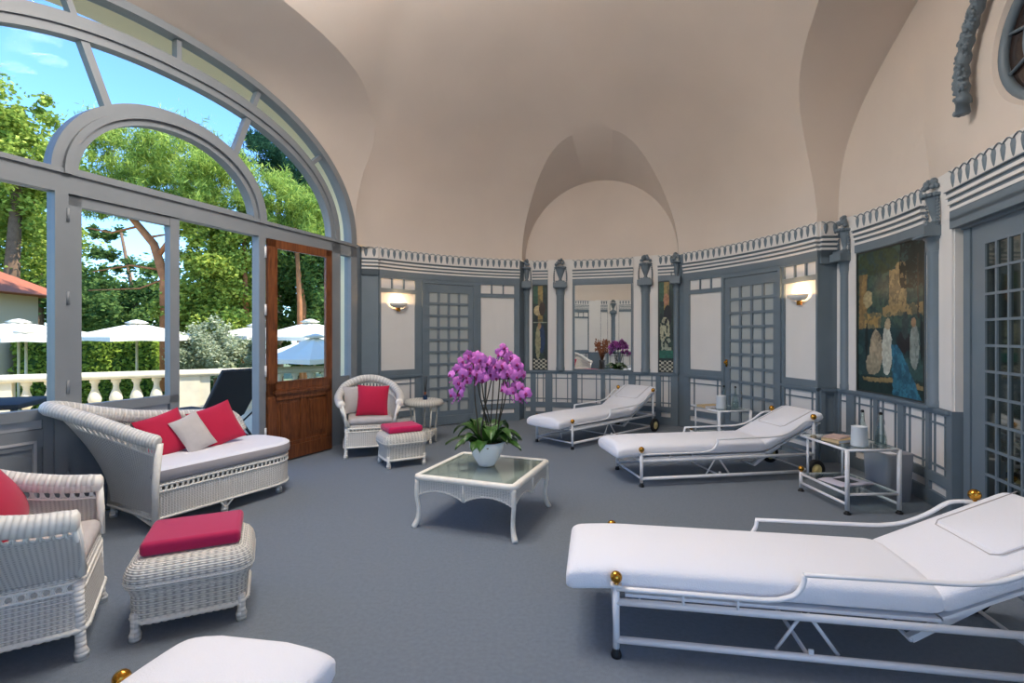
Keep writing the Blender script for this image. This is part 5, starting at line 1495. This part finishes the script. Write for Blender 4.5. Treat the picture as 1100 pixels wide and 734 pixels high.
# dried flowers seen in the mirror
t = thing('vase_of_dried_flowers', 'tall vase of brown dried stems, visible only reflected in the niche mirror', 'vase', (-2.3,.5,0))
mb = MB(); mb.lathe([(0,0),(.12,0),(.14,.02),(.11,.3),(.09,.5),(.10,.60),(.085,.60),(0,.3)], 20); mb.build('vase', mat('dark_glazed_vase', (60,54,52), .3), t)
mb = MB(); rr = random.Random(8)
for k in range(60):
    a = rr.uniform(0, 2*PI); q = rr.uniform(.03,.28); z = rr.uniform(.9,1.3); mb.tube([(0,0,.5),(q*.4*math.cos(a),q*.4*math.sin(a),.8),(q*math.cos(a),q*math.sin(a),z)], .004, 4)
    for j in range(3): mb.sphere((q*math.cos(a)+rr.uniform(-.03,.03),q*math.sin(a)+rr.uniform(-.03,.03),z-rr.uniform(0,.15)), .02, 5, 4, (1,1,1.6))
mb.build('dried_stems', mat('dried_flowers', (140,84,54), .9), t)
# ------------------------------------------------------------------ added fill light under the vault, and the room's wall sconces
def lamp(parent, loc, e, rad, col=(1,.965,.92)):
    l = bpy.data.lights.new('bulb_or_fill_light', 'POINT'); l.energy = e; l.shadow_soft_size = rad; l.color = col
    o = bpy.data.objects.new('bulb_or_fill_light', l); COL.objects.link(o); o.parent = parent; o.location = loc; return o
M_OPAL = mat('opal_fill_glass', (250,244,232), .3, emit=(255,236,210), estr=1.2)
t = thing('added_fill_chandelier', 'added brass fill chandelier with eight open cups, out of view under the vault', 'lamp', (CC.x-.8, CC.y-.25, 4.42))  # fixture invented to brighten the dim interior, kept out of view
mb = MB(); mb.bar((0,0,-.1), (0,0,.62), .012); mb.sphere((0,0,-.1), .06); mb.lathe([(.09,.62),(.03,.56),(.012,.52)], 14); mb.build('stem', M_BRASS, t)
for k in range(8):
    a = 2*PI*k/8; c, s_ = math.cos(a), math.sin(a)
    mb = MB(); mb.tube([(0,0,-.08), (.3*c,.3*s_,-.16), (.6*c,.6*s_,-.08), (.7*c,.7*s_,.02)], .011); arm = mb.build('arm', M_BRASS, t)
    mb = MB(); mb.lathe([(.0,.02),(.07,.03),(.1,.07),(.11,.11)], 14, (.7*c,.7*s_,0)); mb.build('fill_cup', M_BRASS, arm)
    lamp(t, (.7*c,.7*s_,.2), FILL_E, .12)
    al = bpy.data.lights.new('bulb_or_fill_light', 'AREA'); al.shape = 'DISK'; al.size = .3; al.energy = FILL_DOWN_E; al.color = (1,.98,.95)  # added downward fill light under each cup
    ao = bpy.data.objects.new('bulb_or_fill_light', al); COL.objects.link(ao); ao.parent = t; ao.location = (.7*c,.7*s_,-.02)
def sconce(bay, s, z, label, e=7):
    a = bay.ang(s); p = bay.at(s, .02, z); t = thing('wall_sconce', label, 'lamp', p, a)
    mb = MB(); prof = [(.02,-.05),(.07,-.045),(.115,-.02),(.135,.02),(.13,.022),(.11,-.01),(.065,-.032),(.02,-.038)]
    mb.lathe(prof, 16, (0,0,0), -PI/2, PI/2, sy=1.05); mb.build('bowl', mat('white_plaster_sconce', (232,226,216), .6), t)
    mb = MB(); mb.rbox(0,-.03,-.10,.025,.03,-.03,.008); mb.build('bracket', M_BRASS, t)
    lamp(t, (.065,0,.03), e, .022, (1,.62,.30)); return t
sconce(B_left, .315, 1.86, 'lit white half-bowl sconce on the left bay, above the far wicker armchair', SCON_E)
sconce(B_right, 1.995, 1.86, 'lit white half-bowl sconce on the right bay, beside the right grille door', SCON_E)
# ------------------------------------------------------------------ camera, sky, sun
cam = bpy.data.cameras.new('camera'); co = bpy.data.objects.new('camera', cam); COL.objects.link(co)
co.location = (0, 0, 1.4); co.rotation_euler = (PI/2, 0, 0)
cam.sensor_width = 36; cam.lens = 36*545/1100; cam.shift_y = -6/1100; cam.clip_start = .02; cam.clip_end = 300
SC.camera = co
w = bpy.data.worlds.new('sky'); SC.world = w; w.use_nodes = True; N = w.node_tree.nodes; L = w.node_tree.links
sky = N.new('ShaderNodeTexSky'); sky.sky_type = 'NISHITA'; sky.sun_disc = False
sky.sun_elevation = math.radians(48); sky.sun_rotation = math.radians(110); sky.air_density = 1.0; sky.dust_density = .25; sky.ozone_density = 3.0
tint = N.new('ShaderNodeMix'); tint.data_type = 'RGBA'; tint.blend_type = 'MULTIPLY'; tint.inputs[0].default_value = 1; tint.inputs[7].default_value = (.58,.80,1.06,1)
L.new(sky.outputs[0], tint.inputs[6]); L.new(tint.outputs[2], N['Background'].inputs[0]); N['Background'].inputs[1].default_value = SKY_S
sd = (BX*.75 + AX*.25).normalized()*math.cos(math.radians(53)) + Vector((0,0,math.sin(math.radians(53))))
sl = bpy.data.lights.new('sun', 'SUN'); sl.energy = SUN_E; sl.angle = math.radians(.6); sl.color = (1,.95,.85)
so = bpy.data.objects.new('sun', sl); COL.objects.link(so); so.rotation_euler = sd.to_track_quat('Z', 'Y').to_euler()
SC.view_settings.view_transform = 'Standard'; SC.view_settings.look = 'None'; SC.view_settings.gamma = 1; SC.view_settings.exposure = EXPO
SC.view_settings.use_curve_mapping = False
